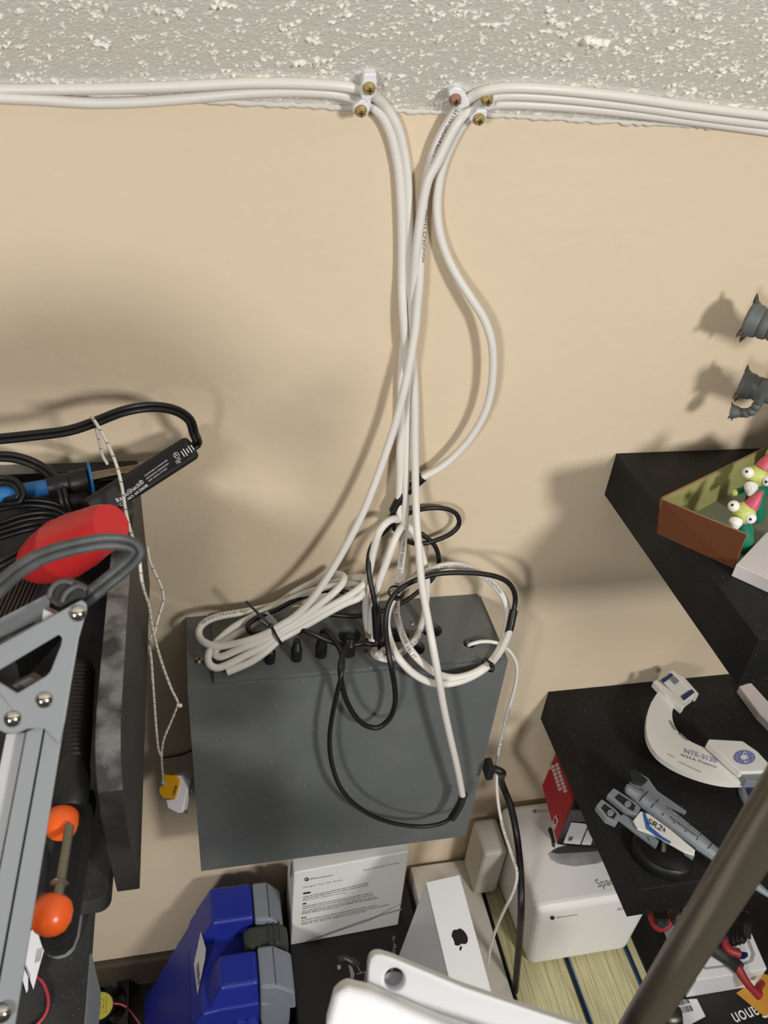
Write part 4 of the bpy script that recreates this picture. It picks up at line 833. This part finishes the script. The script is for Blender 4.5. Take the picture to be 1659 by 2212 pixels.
ringp = disc2(1275, 2081, 15, 10); b = MB()
b.add([onp(u, v, wf0, wfn)+wfn*.0006 for u, v in ringp]+[onp(u, v, wf0, wfn)+wfn*.0006 for u, v in disc2(1275, 2081, 14, 9)], [(k, (k+1) % 18, 18+(k+1) % 18, 18+k) for k in range(18)])
b.polyp([(1275, 2075), (1279, 2078), (1276, 2083), (1278, 2079)], wf0, wfn, .0006); b.build('round_mark', 'print_grey', wb)
sfn = V((-1, .02, -.11)).normalized(); sf0 = V((wx0+.004, -.09, -1.03))
b = MB()
for q in ([(1092, 1873), (1100, 1873), (1098, 1876), (1093, 1878), (1092, 1892), (1090, 1890)], [(1100, 1874), (1106, 1890), (1105, 1908), (1102, 1906), (1102, 1890)], [(1092, 1896), (1098, 1900), (1104, 1912), (1100, 1916), (1094, 1908)]): b.polyp(q, sf0, sfn, .0016)
b.build('hexagon_mark', 'ink_black', wb)
# pale small container behind
t = MB().box((.318, -.062, -1.09), (.352, -.008, -.99)).build('small_carton', 'carton_dirty', bevel=.006, seg=3); tag(t, 'pale small carton squeezed behind the cream box against the wall', 'box')

# red box with keys, leaning on the white box
R0, R1, R2, R3 = P(1204, 1618, 4.0), P(1170, 1697, 4.0), Z(1203, 1822, wz+.001), V((0, 0, 0))
R3 = R2+(R0-R1)*1.05
rb = thing('keypad_box', R2, 'red box printed with pale key blocks leaning under the lower black shelf', 'box')
en = (R1-R2).cross(R3-R2).normalized(); en = en if en.x > 0 else -en
fv = V((.040, -.004, .004))
MB().slab([R0, R1, R2, R3], fv).build('carton', 'red_card', rb, bevel=.0012)
rn = -en if (-en).dot(CX-R1) > 0 else en
b = MB()
for k in range(8):
    for j in range(2):
        if k == 7 and j == 0: continue
        u, v = 1190+k*2.6+j*9, 1654+k*8.0-j*4; b.polyp([(u, v), (u+7, v-3.4), (u+9.2, v+3), (u+2, v+6.6)], R1, rn, .0008)
b.polyp([(1184, 1658), (1189, 1653), (1194, 1656), (1191, 1661), (1186, 1662)], R1, rn, .0008)
b.build('key_blocks', 'graphic_pale', rb)
b = MB(); b.polyp([(1193, 1776), (1201, 1758), (1207, 1772), (1198, 1794)], R1, rn, .0008); b.build('mark', 'graphic_pale', rb)
b = MB(); b.polyp(disc2(1200, 1773, 2.6, 7), R1, rn, .0012); b.build('mark_ring', 'red_dark', rb)
kb = thing('black_carton', Z(1240, 1822, wz+.002), 'black box end with a white barcode label, wedged between the red box and black shelf', 'box')
bq = [Z(1202, 1824, wz+.001), Z(1292, 1834, wz+.001), P(1262, 1750, 12.6), P(1232, 1750, 12.2)]
MB().slab(bq, (.035, .045, .016)).build('carton', 'black_plastic', kb, bevel=.001)
kn = (bq[1]-bq[0]).cross(bq[3]-bq[0]).normalized(); kn = kn if kn.dot(CX-bq[0]) > 0 else -kn
MB().polyp([(1234, 1775), (1265, 1778), (1268, 1784), (1253, 1823), (1217, 1820)], bq[0], kn, .0008).build('barcode_label', 'paper_white', kb)
b = MB(); o0 = onp(1226, 1814, bq[0], kn)+kn*.0011; b.bars(o0, onp(1238, 1783, bq[0], kn)-onp(1226, 1814, bq[0], kn), onp(1237, 1815, bq[0], kn)-onp(1226, 1814, bq[0], kn), .020, .0052, 14); b.build('barcode', 'ink_black', kb)
MB().polyp([(1269, 1790), (1280, 1812), (1276, 1824), (1256, 1823)], bq[0], kn, .0008).build('plain_label', 'paper_white', kb)

# ---------------------------------------------------------------- boxes at the lower right
PZ = -1.098
ph = thing('phone_box', (.63, -.15, -1.15), 'small white box with a printed phone outline on top, at lower right', 'box')
q = [Z(1505, 2118, PZ), Z(1657, 2093, PZ), Z(1600, 1962, PZ), Z(1455, 1975, PZ)]
MB().slab(q, (0, 0, -.048)).build('carton', 'white_gloss', ph, bevel=.0008)
out_ = [(1508, 2088), (1500, 2078), (1470, 2010), (1478, 1992), (1590, 1980), (1604, 1990), (1631, 2062), (1626, 2078), (1612, 2084), (1524, 2095)]
def ringpoly(pts, k): 
    cx_, cy_ = sum(p[0] for p in pts)/len(pts), sum(p[1] for p in pts)/len(pts); return [(cx_+(u-cx_)*k, cy_+(v-cy_)*k) for u, v in pts]
i_ = ringpoly(out_, .90); n_ = len(out_)
b = MB(); b.add([onp(u, v, (0, 0, PZ), (0, 0, 1))+V((0, 0, .0005)) for u, v in out_+i_], [(k, (k+1) % n_, n_+(k+1) % n_, n_+k) for k in range(n_)]); b.build('phone_outline', 'grey_print', ph)
tp([(1560, 2066), (1600, 2056), (1614, 2058), (1616, 2066), (1608, 2072), (1565, 2076)], 'model_blue', 'phone_slot', ph, PZ, .0006)
cb = thing('camera_box', (.66, -.22, DESK), 'black camera box with a white barcode label and an orange sticker, at bottom right', 'box')
CZ = -1.147
MB().box((.535, -.36, DESK), (.86, -.09, CZ)).build('carton', 'cabinet_black', cb, bevel=.001)
tp([(1436, 2212), (1452, 2160), (1505, 2158), (1524, 2196), (1450, 2235)], 'paper_white', 'barcode_label', cb, CZ, .0004)
b = MB()
for (u, v), w, sd in (((1448, 2177), 44, 4), ((1453, 2194), 46, 5)):
    o0 = onp(u, v, (0, 0, CZ), (0, 0, 1)); X = onp(u+w, v-10, (0, 0, CZ), (0, 0, 1))-o0; b.bars(o0+V((0, 0, .0007)), X, V((X.y, -X.x, 0))*-1, X.length, .0075, 20, sd)
b.build('barcode', 'ink_black', cb)
b = MB(); b.textp('Canon', (1648, 2166), (1578, 2190), (0, 0, CZ), (0, 0, 1), .0005, 1.25); b.build('printed_text', 'white_gloss', cb)
tp([(1590, 2146), (1650, 2104), (1720, 2130), (1700, 2180), (1650, 2196)], 'orange_sticker', 'orange_sticker', cb, CZ, .0008)
# little toy figure lying on the phone box: trousers, boots, one arm
fg = thing('toy_figure', Z(1590, 2050, PZ), 'small toy figure in dark suit and red boots sprawled over the white phone box', 'toy figure')
def lathe_path(pts, rad, m, nm, root, seg=14):
    p = cat(pts, .003); n_ = len(p); rr = [rad[0]+(0) for _ in p]
    for i in range(n_):
        t_ = i/(n_-1)*(len(rad)-1); k = min(int(t_), len(rad)-2); rr[i] = rad[k]+(rad[k+1]-rad[k])*(t_-k)
    return MB().tube(p, 1, seg, True, rr).build(nm, m, root, smooth=70)
fl = PZ+.011
lathe_path([Z(1455, 1975, fl+.02), Z(1500, 2010, fl+.008), Z(1540, 2048, fl), Z(1575, 2072, fl), Z(1598, 2092, fl+.004)], [.012, .013, .0105, .0095, .0085], 'figure_dark', 'trouser_leg', fg)
lathe_path([Z(1590, 2085, fl+.004), Z(1605, 2110, fl-.004), Z(1617, 2128, fl-.010), Z(1632, 2143, fl-.018), Z(1640, 2150, fl-.022)], [.0065, .0062, .005, .0048, .0062], 'figure_red', 'boot', fg)
lathe_path([Z(1636, 2146, fl-.022), Z(1640, 2130, fl-.022), Z(1648, 2122, fl-.022)], [.005, .005, .004], 'figure_red', 'boot_toe', fg)
lathe_path([Z(1470, 1960, fl+.03), Z(1530, 1985, fl+.02), Z(1556, 2022, fl+.012), Z(1566, 2032, fl+.012)], [.008, .0085, .008, .0075], 'figure_dark', 'trouser_leg', fg)
lathe_path([Z(1562, 2028, fl+.012), Z(1570, 2046, fl+.010), Z(1582, 2056, fl+.009), Z(1596, 2060, fl+.008)], [.006, .0058, .0065, .0068], 'figure_red', 'boot', fg)
fz = wz+.02
lathe_path([P(1404, 1976, 14.0), P(1412, 1992, 14.6), P(1424, 2003, 15.0), P(1440, 2000, 15.0), P(1450, 1988, 14.6)], [.004, .0055, .0065, .006, .004], 'figure_red', 'arm', fg)
lathe_path([P(1418, 1990, 15.4), P(1432, 1996, 15.6), P(1442, 1990, 15.4)], [.004, .0056, .004], 'figure_dark', 'glove', fg)
MB().ball(P(1456, 1980, 13.5), .011, (1, .8, 1.1)).build('torso', 'figure_red', fg, smooth=60)
# black wires coiled on the phone box
pts = []
for k in range(5):
    x = 1572+k*9; pts += [Z(x-4, 2045-k*3, PZ+.010+.001*k), Z(x-6, 2005, PZ+.018), Z(x+3, 1962+k*2, PZ+.022), Z(x+10, 1990, PZ+.020), Z(x+9, 2040-k*3, PZ+.010)]
cord2('coiled_lead', pts, .0018, 'coiled black lead heaped on the white phone box behind the toy figure', 'cord')

# ================================================================ things on the upper shelf
h_ = .040; a_ = V((.359, -.128, ZS1)); b2 = V((.404, -.180, ZS1)); c2_ = V((.492, -.059, ZS1)); d2_ = b2+(c2_-a_)
tb = thing('open_box', (a_+d2_)/2, 'open shallow brown box, olive inside, holding green figurines on the upper shelf', 'box')
at_, bt_, ct_ = Z(1424, 1077, ZS1+.038), Z(1612, 1155, ZS1+.038), Z(1652, 966, ZS1+.038); dt_ = bt_+(ct_-at_)
def wall_(p, q, pt, qt, inward, m1, m2, nm):
    i = inward*.0012; e = V((0, 0, .001))
    MB().slab([p, q, qt, pt], i).build(nm, m1, tb)
    MB().slab([p+i*1.05+e, q+i*1.05+e, qt+i*1.05-e*.3, pt+i*1.05-e*.3], i*.3).build('lining', m2, tb)
    MB().slab([pt, qt, qt+i*1.4, pt+i*1.4], (0, 0, .0004)).build('rim', 'card_edge', tb)
ab = (b2-a_).normalized(); ac = (c2_-a_).normalized()
wall_(a_, b2, at_, bt_, ac, 'brown_card', 'olive_card', 'front_wall'); wall_(a_, c2_, at_, ct_, ab, 'brown_card', 'olive_card', 'side_wall')
wall_(c2_, d2_, ct_, dt_, -ac, 'brown_card', 'olive_card', 'back_wall')
MB().slab([a_, b2, d2_, c2_], (0, 0, .0012)).build('bottom', 'tray_floor', tb)
def gnome(base, yd, headp, eye1, eye2, beak, hat0, hat1, hand1, hand2, k, label):
    g = thing('figurine', base, label, 'figurine', 'green big-eyed figurines')
    Hc = P(*headp, yd); r = .0094*k; hd_ = (Hc-CX).dot(FW)
    top = Hc+V((0, 0, -r*.6))
    MB().lathe(base, top, [(0, .0062*k), (.1, .0085*k), (.45, .0082*k), (.8, .006*k), (1, .0045*k)], 24).build('robe', 'toy_green', g, smooth=50)
    MB().ball(Hc, r).build('head', 'toy_lime', g, smooth=60)
    for e in (eye1, eye2):
        c = D(*e, hd_); c = c+(CX-c).normalized()*.0070*k; o = MB().ball(c, .0048*k).build('eye', 'toy_white', g, smooth=60)
        v_ = (CX-c).normalized(); d = (v_+V((.1, 0, -.25)) if e is eye2 else v_+V((-.55, 0, .35))).normalized()
        MB().ball(c+d*.0040*k, .0013*k).build('pupil', 'toy_black', o, smooth=60)
    c = D(*beak, hd_); c = c+(CX-c).normalized()*.0070*k; d = V((-.35, -.5, -.45)).normalized()
    MB().lathe(c-d*.004*k, c+d*.0065*k, [(0, .0052*k), (.25, .0056*k), (.6, .004*k), (.9, .002*k), (1, .0008*k)], 16).build('beak', 'toy_white', g, smooth=60)
    p0_, p1_ = P(*hat0, yd), P(*hat1, yd-.2); mid_ = (p0_+p1_)/2+V((0, 0, .0015))
    lathe_path([p0_, mid_, p1_], [.0064*k, .0048*k, .0012*k], 'toy_pink', 'hat', g)
    for hp in (hand1, hand2):
        hc = P(*hp, yd+.25); MB().ball(hc, .0030*k).build('hand', 'toy_lime', g, smooth=60)
        lathe_path([top+V((0, -.001, -.001)), (top+hc)/2+(hc-top).cross(V((0, 1, 0)))*.15, hc], [.003*k, .0032*k, .0026*k], 'toy_green', 'sleeve', g)
b1_ = V((.4265, -.158, ZS1+.0012))
gnome(b1_, 15.6, (1607, 1108), (1585, 1093), (1621, 1119), (1588, 1132), (1622, 1094), (1648, 1060), (1596, 1178), (1616, 1172), 1.0, 'front green figurine with pink cone hat, nearest the brown box corner')
gnome(V((.462, -.118, ZS1+.0012)), 11.6, (1634, 1028), (1616, 1021), (1655, 1038), (1621, 1056), (1648, 1010), (1672, 976), (1587, 1064), (1643, 1090), 1.05, 'second green figurine with pink cone hat, behind the front one')
g = thing('figurine', V((.492, -.078, ZS1+.0012)), 'third green figurine, only its edge showing at the right border', 'figurine', 'green big-eyed figurines')
MB().lathe(V((.492, -.078, ZS1+.0012)), V((.492, -.078, ZS1+.034)), [(0, .0075), (.2, .009), (.7, .0075), (1, .005)], 24).build('robe', 'toy_green', g, smooth=50)
MB().ball(V((.492, -.078, ZS1+.042)), .0094).build('head', 'toy_lime', g, smooth=60)
q = [Z(1590, 1219, ZS1+.0125), Z(1760, 1296, ZS1+.0125), Z(1830, 1190, ZS1+.0125), Z(1656, 1149, ZS1+.0125)]
t = MB().slab(q, (0, 0, -.0123)).build('flat_box', 'mauve_card', bevel=.0006); tag(t, 'flat pale mauve box lid at the right end of the upper shelf', 'box')
# grey trumpet-mouthed creature, its body beyond the frame
cr2 = thing('creature_figure', V((.562, -.078, ZS1)), 'grey ribbed toy creature with trumpet mouths poking in at the right edge', 'figurine')
MB().lathe(V((.562, -.078, ZS1)), V((.562, -.080, -.19)), [(0, .030), (.1, .034), (.4, .032), (.7, .026), (.92, .016), (1, .006)], 28).build('body', 'creature_grey', cr2, smooth=60)
def horn(rim, axis_to, r0, d0, d1, ribs, k=1.0, curve=None):
    p0_ = P(*rim, d0); p1_ = P(*axis_to, d1); ln = (p1_-p0_).length
    pf = [(0, r0*.93), (.015, r0), (.05, r0*.99)]
    for i in range(ribs):
        t_ = .07+.9*i/ribs; rr = r0*(1-.50*(t_**.6)); pf += [(t_, rr), (t_+.55/ribs*.9, rr*.97), (t_+.82/ribs*.9, rr*.84)]
    pf += [(1, r0*.48)]
    o = MB().lathe(p0_, p1_, pf, 32).build('trumpet', 'creature_grey', cr2, smooth=50)
    T = (p1_-p0_).normalized(); x, y, _ = frame(T, V((0, 0, 1)))
    for a in (0.05, PI/2+.5, PI+.1, -PI/2-.3):
        dd = x*math.cos(a)+y*math.sin(a); c = p0_+dd*r0*.95+T*ln*.02
        MB().lathe(c, c+dd*r0*.5-T*r0*.10, [(0, r0*.17), (.5, r0*.11), (1, r0*.02)], 12).build('spike', 'creature_dark', o, smooth=60)
    MB().lathe(p0_+T*.0004, p0_+T*.006, [(0, r0*.9), (1, r0*.5)], 28).build('mouth', 'black_matte', o, smooth=60)
horn((1616, 688), (1806, 752), .0160, 3.4, 9.0, 8)
horn((1600, 828), (1800, 892), .0135, 3.6, 9.2, 8)
horn((1581, 889), (1612, 893), .0066, 4.4, 5.4, 2)
lathe_path([P(1602, 893, 5.2), P(1620, 890, 5.6), P(1634, 878, 6.0), P(1642, 858, 6.4), P(1650, 838, 6.8), P(1672, 826, 7.4), P(1780, 850, 9.4)], [.0036, .0040, .0048, .0050, .0054, .0058, .0062], 'creature_grey', 'feeler', cr2)
for (u, v) in ((1612, 892), (1624, 888), (1634, 877), (1640, 862), (1647, 844)):
    c = P(u, v, 5.5+(u-1612)*.03); MB().ball(c, .0050, (.9, .9, .9)).build('feeler_ring', 'creature_grey', cr2, smooth=60)

# ================================================================ things on the lower shelf
AZ = ZS2+.036
wsx = thing('model_ship', Z(1560, 1680, ZS2), 'white curved model spacecraft with blue lettering on the lower shelf', 'model')
outr = cat([Z(u, v, AZ) for u, v in ((1424, 1490), (1404, 1524), (1396, 1562), (1400, 1598), (1418, 1628), (1446, 1650), (1482, 1668), (1530, 1684), (1575, 1692), (1606, 1692))], .003)
innr = cat([Z(u, v, AZ) for u, v in ((1458, 1520), (1452, 1540), (1455, 1562), (1466, 1582), (1486, 1598), (1512, 1611), (1545, 1622), (1578, 1642), (1596, 1662), (1606, 1676))], .003)
k = 60; oo = [outr[int(i*(len(outr)-1)/(k-1))] for i in range(k)]; ii = [innr[int(i*(len(innr)-1)/(k-1))] for i in range(k)]
dn = V((0, 0, -.007)); m_ = [(a+c)/2+V((0, 0, .0022)) for a, c in zip(oo, ii)]
vs = oo+m_+ii+[p+dn for p in oo]+[p+dn for p in ii]
fs = []
for i in range(k-1): fs += [(i, i+1, k+i+1, k+i), (k+i, k+i+1, 2*k+i+1, 2*k+i), (i, 3*k+i, 3*k+i+1, i+1), (2*k+i, 2*k+i+1, 4*k+i+1, 4*k+i), (3*k+i, 4*k+i, 4*k+i+1, 3*k+i+1)]
fs += [(0, k, 2*k, 4*k, 3*k), (k-1, 4*k-1, 5*k-1, 3*k-1, 2*k-1)]
MB().add(vs, fs).build('curved_arm', 'model_white', wsx, smooth=40)
b = MB(); b.textp('NTE-3120', (1478, 1628), (1548, 1650), (0, 0, AZ+.0014), (0, 0, 1), .0012, 1.15, .0); b.build('lettering', 'blue_ink', wsx)
b = MB(); b.textp('N.S.E.A. Protector', (1471, 1634), (1549, 1661), (0, 0, AZ+.0012), (0, 0, 1), .0010, 1.0); b.build('lettering', 'ink_black', wsx)
b = MB()
for k_ in range(3): b.polyp([(1443+k_*5, 1629+k_*2.6), (1446+k_*5, 1630.4+k_*2.6), (1446+k_*5, 1632.4+k_*2.6), (1443+k_*5, 1631+k_*2.6)], (0, 0, AZ+.0010), (0, 0, 1), .0008)
for k_ in range(8): b.polyp([(1467+k_*6.2, 1646+k_*2.9), (1470.4+k_*6.2, 1647.6+k_*2.9), (1470.4+k_*6.2, 1649.8+k_*2.9), (1467+k_*6.2, 1648.2+k_*2.9)], (0, 0, AZ+.0010), (0, 0, 1), .0008)
for q in ([(1444, 1557), (1449, 1558), (1461, 1578), (1457, 1579)], [(1465, 1586), (1470, 1585), (1487, 1600), (1483, 1601)]): b.polyp(q, (0, 0, AZ+.0010), (0, 0, 1), .0008)
b.build('window_marks', 'print_grey', wsx)
ez = AZ+.006
q = [Z(u, v, ez) for u, v in ((1427, 1466), (1456, 1450), (1503, 1498), (1474, 1520))]
MB().slab(q, (0, 0, -.015)).build('end_block', 'model_white', wsx, bevel=.0015)
for q in ([(1444, 1450), (1452, 1447), (1480, 1464), (1510, 1498), (1505, 1505), (1474, 1474)], [(1411, 1471), (1420, 1468), (1452, 1494), (1480, 1524), (1474, 1530), (1440, 1502)]): MB().slab([Z(u, v, ez+.001) for u, v in q], (0, 0, -.010)).build('side_rail', 'model_white', wsx, bevel=.001)
for q in ([(1426, 1470), (1450, 1455), (1455, 1461), (1432, 1477)], [(1470, 1506), (1494, 1490), (1500, 1497), (1477, 1515)]): MB().polyp(q, (0, 0, ez), (0, 0, 1), .0012).build('blue_panel', 'model_blue', wsx)
MB().polyp([(1448, 1470), (1458, 1463), (1467, 1473), (1457, 1480)], (0, 0, ez), (0, 0, 1), .0012).build('grey_panel', 'model_grey', wsx)
MB().hexa([Z(u, v, AZ+.004) for u, v in ((1526, 1612), (1604, 1684), (1664, 1668), (1668, 1640))]+[Z(u, v, AZ+.016) for u, v in ((1529, 1597), (1598, 1664), (1656, 1664), (1660, 1640))]).build('wedge', 'model_white', wsx, bevel=.001) if False else MB().slab([Z(u, v, AZ+.014) for u, v in ((1528, 1602), (1532, 1596), (1604, 1600), (1636, 1622), (1664, 1652), (1652, 1666), (1600, 1668))], (0, 0, -.010)).build('wedge', 'model_white', wsx, bevel=.0012)
EZ = AZ+.014
def emb(pts, m, nm, lf): MB().polyp(pts, (0, 0, EZ), (0, 0, 1), lf).build(nm, m, wsx)
emb(disc2(1608, 1637, 23, 15, 28), 'blue_ink', 'emblem', .0008); emb(disc2(1606, 1637, 7.5, 5.6), 'model_white', 'emblem_planet', .0012)
b = MB(); ro = [(1609+5.4*math.cos(t_)*1+4*math.sin(t_)*.55, 1637+12*math.sin(t_)-1.5*math.cos(t_)) for t_ in np.linspace(0, 2*PI, 25)[:-1]]; ri = ringpoly(ro, .80)
b.add([onp(u, v, (0, 0, EZ), (0, 0, 1))+V((0, 0, .0014)) for u, v in ro+ri], [(k_, (k_+1) % 24, 24+(k_+1) % 24, 24+k_) for k_ in range(24)])
for k_ in range(10):
    a = 2*PI*k_/10+.3; b.polyp(disc2(1608+17.5*math.cos(a), 1637+11.2*math.sin(a), 1.1, .9, 8), (0, 0, EZ), (0, 0, 1), .0012)
b.build('emblem_stars', 'model_white', wsx)
MB().slab([Z(u, v, AZ+.010) for u, v in ((1601, 1670), (1662, 1667), (1720, 1664), (1720, 1690), (1660, 1694), (1612, 1686))], (0, 0, -.012)).build('grey_hull', 'model_grey', wsx, bevel=.001)
MB().slab([Z(u, v, AZ+.004) for u, v in ((1616, 1682), (1700, 1680), (1700, 1696), (1650, 1700), (1616, 1692))], (0, -.003, -.007)).build('blue_vent', 'model_blue', wsx)
b = MB()
for k_ in range(4): b.slab([Z(u, v, AZ+.0045) for u, v in ((1617+k_*12, 1682), (1619+k_*12, 1682), (1638+k_*12, 1699), (1636+k_*12, 1699))], (0, -.0006, -.0004))
b.build('vent_bars', 'model_white', wsx)
sc_ = Z(1668, 1722, ZS2+.003); MB().lathe((sc_.x, sc_.y, ZS2+.0003), (sc_.x, sc_.y, ZS2+.006), [(0, .036), (.6, .036), (1, .034)], 40).build('base', 'model_grey', wsx, smooth=40)
MB().cyl((sc_.x, sc_.y, ZS2+.0062), (sc_.x, sc_.y, ZS2+.0066), .029, seg=40).build('base_disc', mm('disc_navy', (48, 46, 74), .4), wsx)
MB().cyl((sc_.x, sc_.y+.008, ZS2+.006), (sc_.x, sc_.y+.012, AZ+.002), .003).build('stand_post', 'clear_grey', wsx, smooth=40)
t = MB().slab([Z(u, v, ZS2+.012) for u, v in ((1597, 1482), (1622, 1474), (1700, 1560), (1700, 1600), (1640, 1540))], (0, 0, -.0118)).build('paper_stack', 'mauve_card', bevel=.0008); tag(t, 'white flat packet lying on the lower shelf under the upper one', 'packet')
# silver ship on an oval black stand
ss = thing('model_ship', Z(1428, 1850, ZS2), 'silver slender model spacecraft on a black oval stand on the lower shelf', 'model')
c = Z(1432, 1838, ZS2+.012); MB().lathe((c.x, c.y, ZS2+.0003), (c.x, c.y, ZS2+.013), [(0, .0235), (.25, .0240), (.85, .0225), (1, .0205)], 44, 1.35, V((.75, -.66, 0))).build('oval_stand', 'black_plastic', ss, smooth=40)
MB().cyl((c.x, c.y, ZS2+.012), (c.x+.004, c.y+.014, ZS2+.034), .003).build('stand_post', 'clear_grey', ss, smooth=40)
SZ = ZS2+.036
f0, f1 = Z(1352, 1700, SZ), Z(1680, 1948, SZ)
MB().lathe(f0, f1, [(0, .002), (.02, .0052), (.15, .0075), (.32, .0084), (.5, .0072), (.7, .0050), (.9, .0032), (1, .0012)], 10, 1.25, V((0, 0, 1)).cross(f1-f0)).build('fuselage', 'model_silver', ss, smooth=20)
MB().lathe(f0+V((0, 0, .004)), f0.lerp(f1, .62)+V((0, 0, .005)), [(0, .001), (.2, .0034), (.5, .0044), (.8, .003), (1, .0006)], 8).build('spine', 'model_grey', ss, smooth=20)
b = MB()
for k_ in range(9): 
    q = f0.lerp(f1, .12+k_*.075); T = (f1-f0).normalized(); s_ = T.cross(V((0, 0, 1))); b.obox(q+V((0, 0, .0045)), s_, T, V((0, 0, 1)), .0150-.0011*k_, .0006, .0070-.0004*k_)
b.build('panel_lines', 'model_dark', ss)
def wing(q, z, m, nm, th=.003): return MB().slab([Z(u, v, z) for u, v in q], (0, 0, -th)).build(nm, m, ss, bevel=.0006)
wing([(1356, 1700), (1372, 1664), (1400, 1680), (1420, 1708), (1484, 1752), (1480, 1758), (1420, 1730), (1392, 1712)], SZ+.002, 'model_silver', 'upper_wing')
wing([(1360, 1664), (1372, 1662), (1400, 1684), (1388, 1694), (1366, 1688)], SZ+.006, 'model_dark', 'engine_pod', .008)
wing([(1368, 1772), (1384, 1752), (1402, 1758), (1446, 1790), (1502, 1836), (1500, 1846), (1480, 1840), (1420, 1806), (1378, 1790)], SZ+.004, 'model_white', 'lettered_wing')
wing([(1388, 1756), (1394, 1754), (1404, 1784), (1430, 1806), (1450, 1818), (1448, 1822), (1420, 1808), (1396, 1790)], SZ+.0046, 'model_accent', 'blue_stripe', .0006)
b = MB(); b.textp('SR2', (1397, 1778), (1428, 1796), (0, 0, SZ+.0048), (0, 0, 1), .0004, 1.0); b.polyp([(1432, 1798), (1435, 1786), (1438, 1800), (1435, 1795)], (0, 0, SZ+.0048), (0, 0, 1), .0004); b.build('lettering', 'ink_black', ss)
b = MB(); b.textp('NORMANDY', (1446, 1768), (1508, 1812), (0, 0, SZ+.0100), (0, 0, 1), .0006, .8); b.build('lettering', 'ink_black', ss)
for q in ([(1312, 1716), (1326, 1702), (1372, 1732), (1384, 1744), (1378, 1762), (1356, 1752)], [(1288, 1740), (1300, 1726), (1330, 1748), (1342, 1762), (1332, 1778), (1310, 1768)]):
    wing(q, SZ+.003, 'model_silver', 'engine_pod', .008)
    cx_, cy_ = sum(p[0] for p in q)/6, sum(p[1] for p in q)/6
    MB().slab([Z(u, v, SZ+.0036) for u, v in ringpoly(q, .62)], (0, 0, -.001)).build('pod_recess', 'model_dark', ss)
    MB().slab([Z(u, v, SZ+.0052) for u, v in disc2(cx_+2, cy_+1, 8, 7, 6)], (0, 0, -.002)).build('pod_cap', 'model_grey', ss, bevel=.0004)
wing([(1334, 1766), (1346, 1758), (1380, 1778), (1424, 1816), (1418, 1830), (1372, 1796)], SZ, 'model_grey', 'lower_strut', .004)
for q in ([(1400, 1806), (1422, 1818), (1420, 1826), (1404, 1816)], [(1478, 1832), (1502, 1846), (1498, 1854), (1480, 1842)]): MB().slab([Z(u, v, SZ+.002) for u, v in q], (0, 0, -.004)).build('strut_tip', 'model_silver', ss, bevel=.0003)
for (u, v) in ((1553, 1488), (1565, 1577), (1442, 1702), (1537, 1739), (1608, 1772), (1497, 1471)):
    pass

# ================================================================ in front, close to the camera
p0_, p1_ = D(1330, 2300, .53), D(1660, 1768, .350); p0_ = p0_+(p0_-p1_)*.3; p1_ = p1_+(p1_-p0_)*.12
pole = thing('metal_pole', p0_, 'brushed brown-grey metal pole crossing the lower right corner close to the camera', 'pole')
MB().cyl(p0_, p1_, .0102, seg=40).build('tube', 'pole_metal', pole, smooth=40)
kq = D(1446, 2196, .475); kx = (p1_-p0_).normalized()
MB().lathe(kq-RT*.010, kq+RT*.006, [(0, .006), (.3, .0075), (.7, .0075), (1, .005)], 20).build('clamp_knob', 'clip_steel_dark', pole, smooth=40)
n = V((-.12, -.62, .78)).normalized(); p0 = D(900, 2120, .43)
fw = thing('white_bracket', D(950, 2260, .45), 'blurred white plastic bracket with a round hole at the bottom edge', 'bracket')
def pq(pts, off=0.0): return [onp(u, v, p0+n*off, n) for u, v in pts]
o = MB().slab(pq([(793, 2128), (795, 2088), (799, 2070), (808, 2062), (822, 2061), (846, 2068), (1000, 2132), (1160, 2186), (1330, 2242), (1330, 2420), (790, 2420)]), -n*.012).build('plate', 'foam_white', fw)
cut(o, [lambda bm: bm.lathe(onp(852, 2116, p0, n)+n*.01, onp(852, 2116, p0, n)-n*.03, [(0, .0052), (1, .0052)], 28)])
bv = o.modifiers.new('bevel', 'BEVEL'); bv.width = .002; bv.segments = 3; bv.limit_method = 'ANGLE'
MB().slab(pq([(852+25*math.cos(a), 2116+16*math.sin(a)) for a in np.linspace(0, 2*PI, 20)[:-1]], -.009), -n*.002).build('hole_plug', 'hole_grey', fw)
MB().slab(pq([(690, 2420), (706, 2212), (722, 2152), (732, 2137), (752, 2131), (800, 2142), (960, 2212), (1330, 2330), (1330, 2420)], .020), -n*.018).build('front_block', 'foam_white', fw, bevel=.004, seg=4)
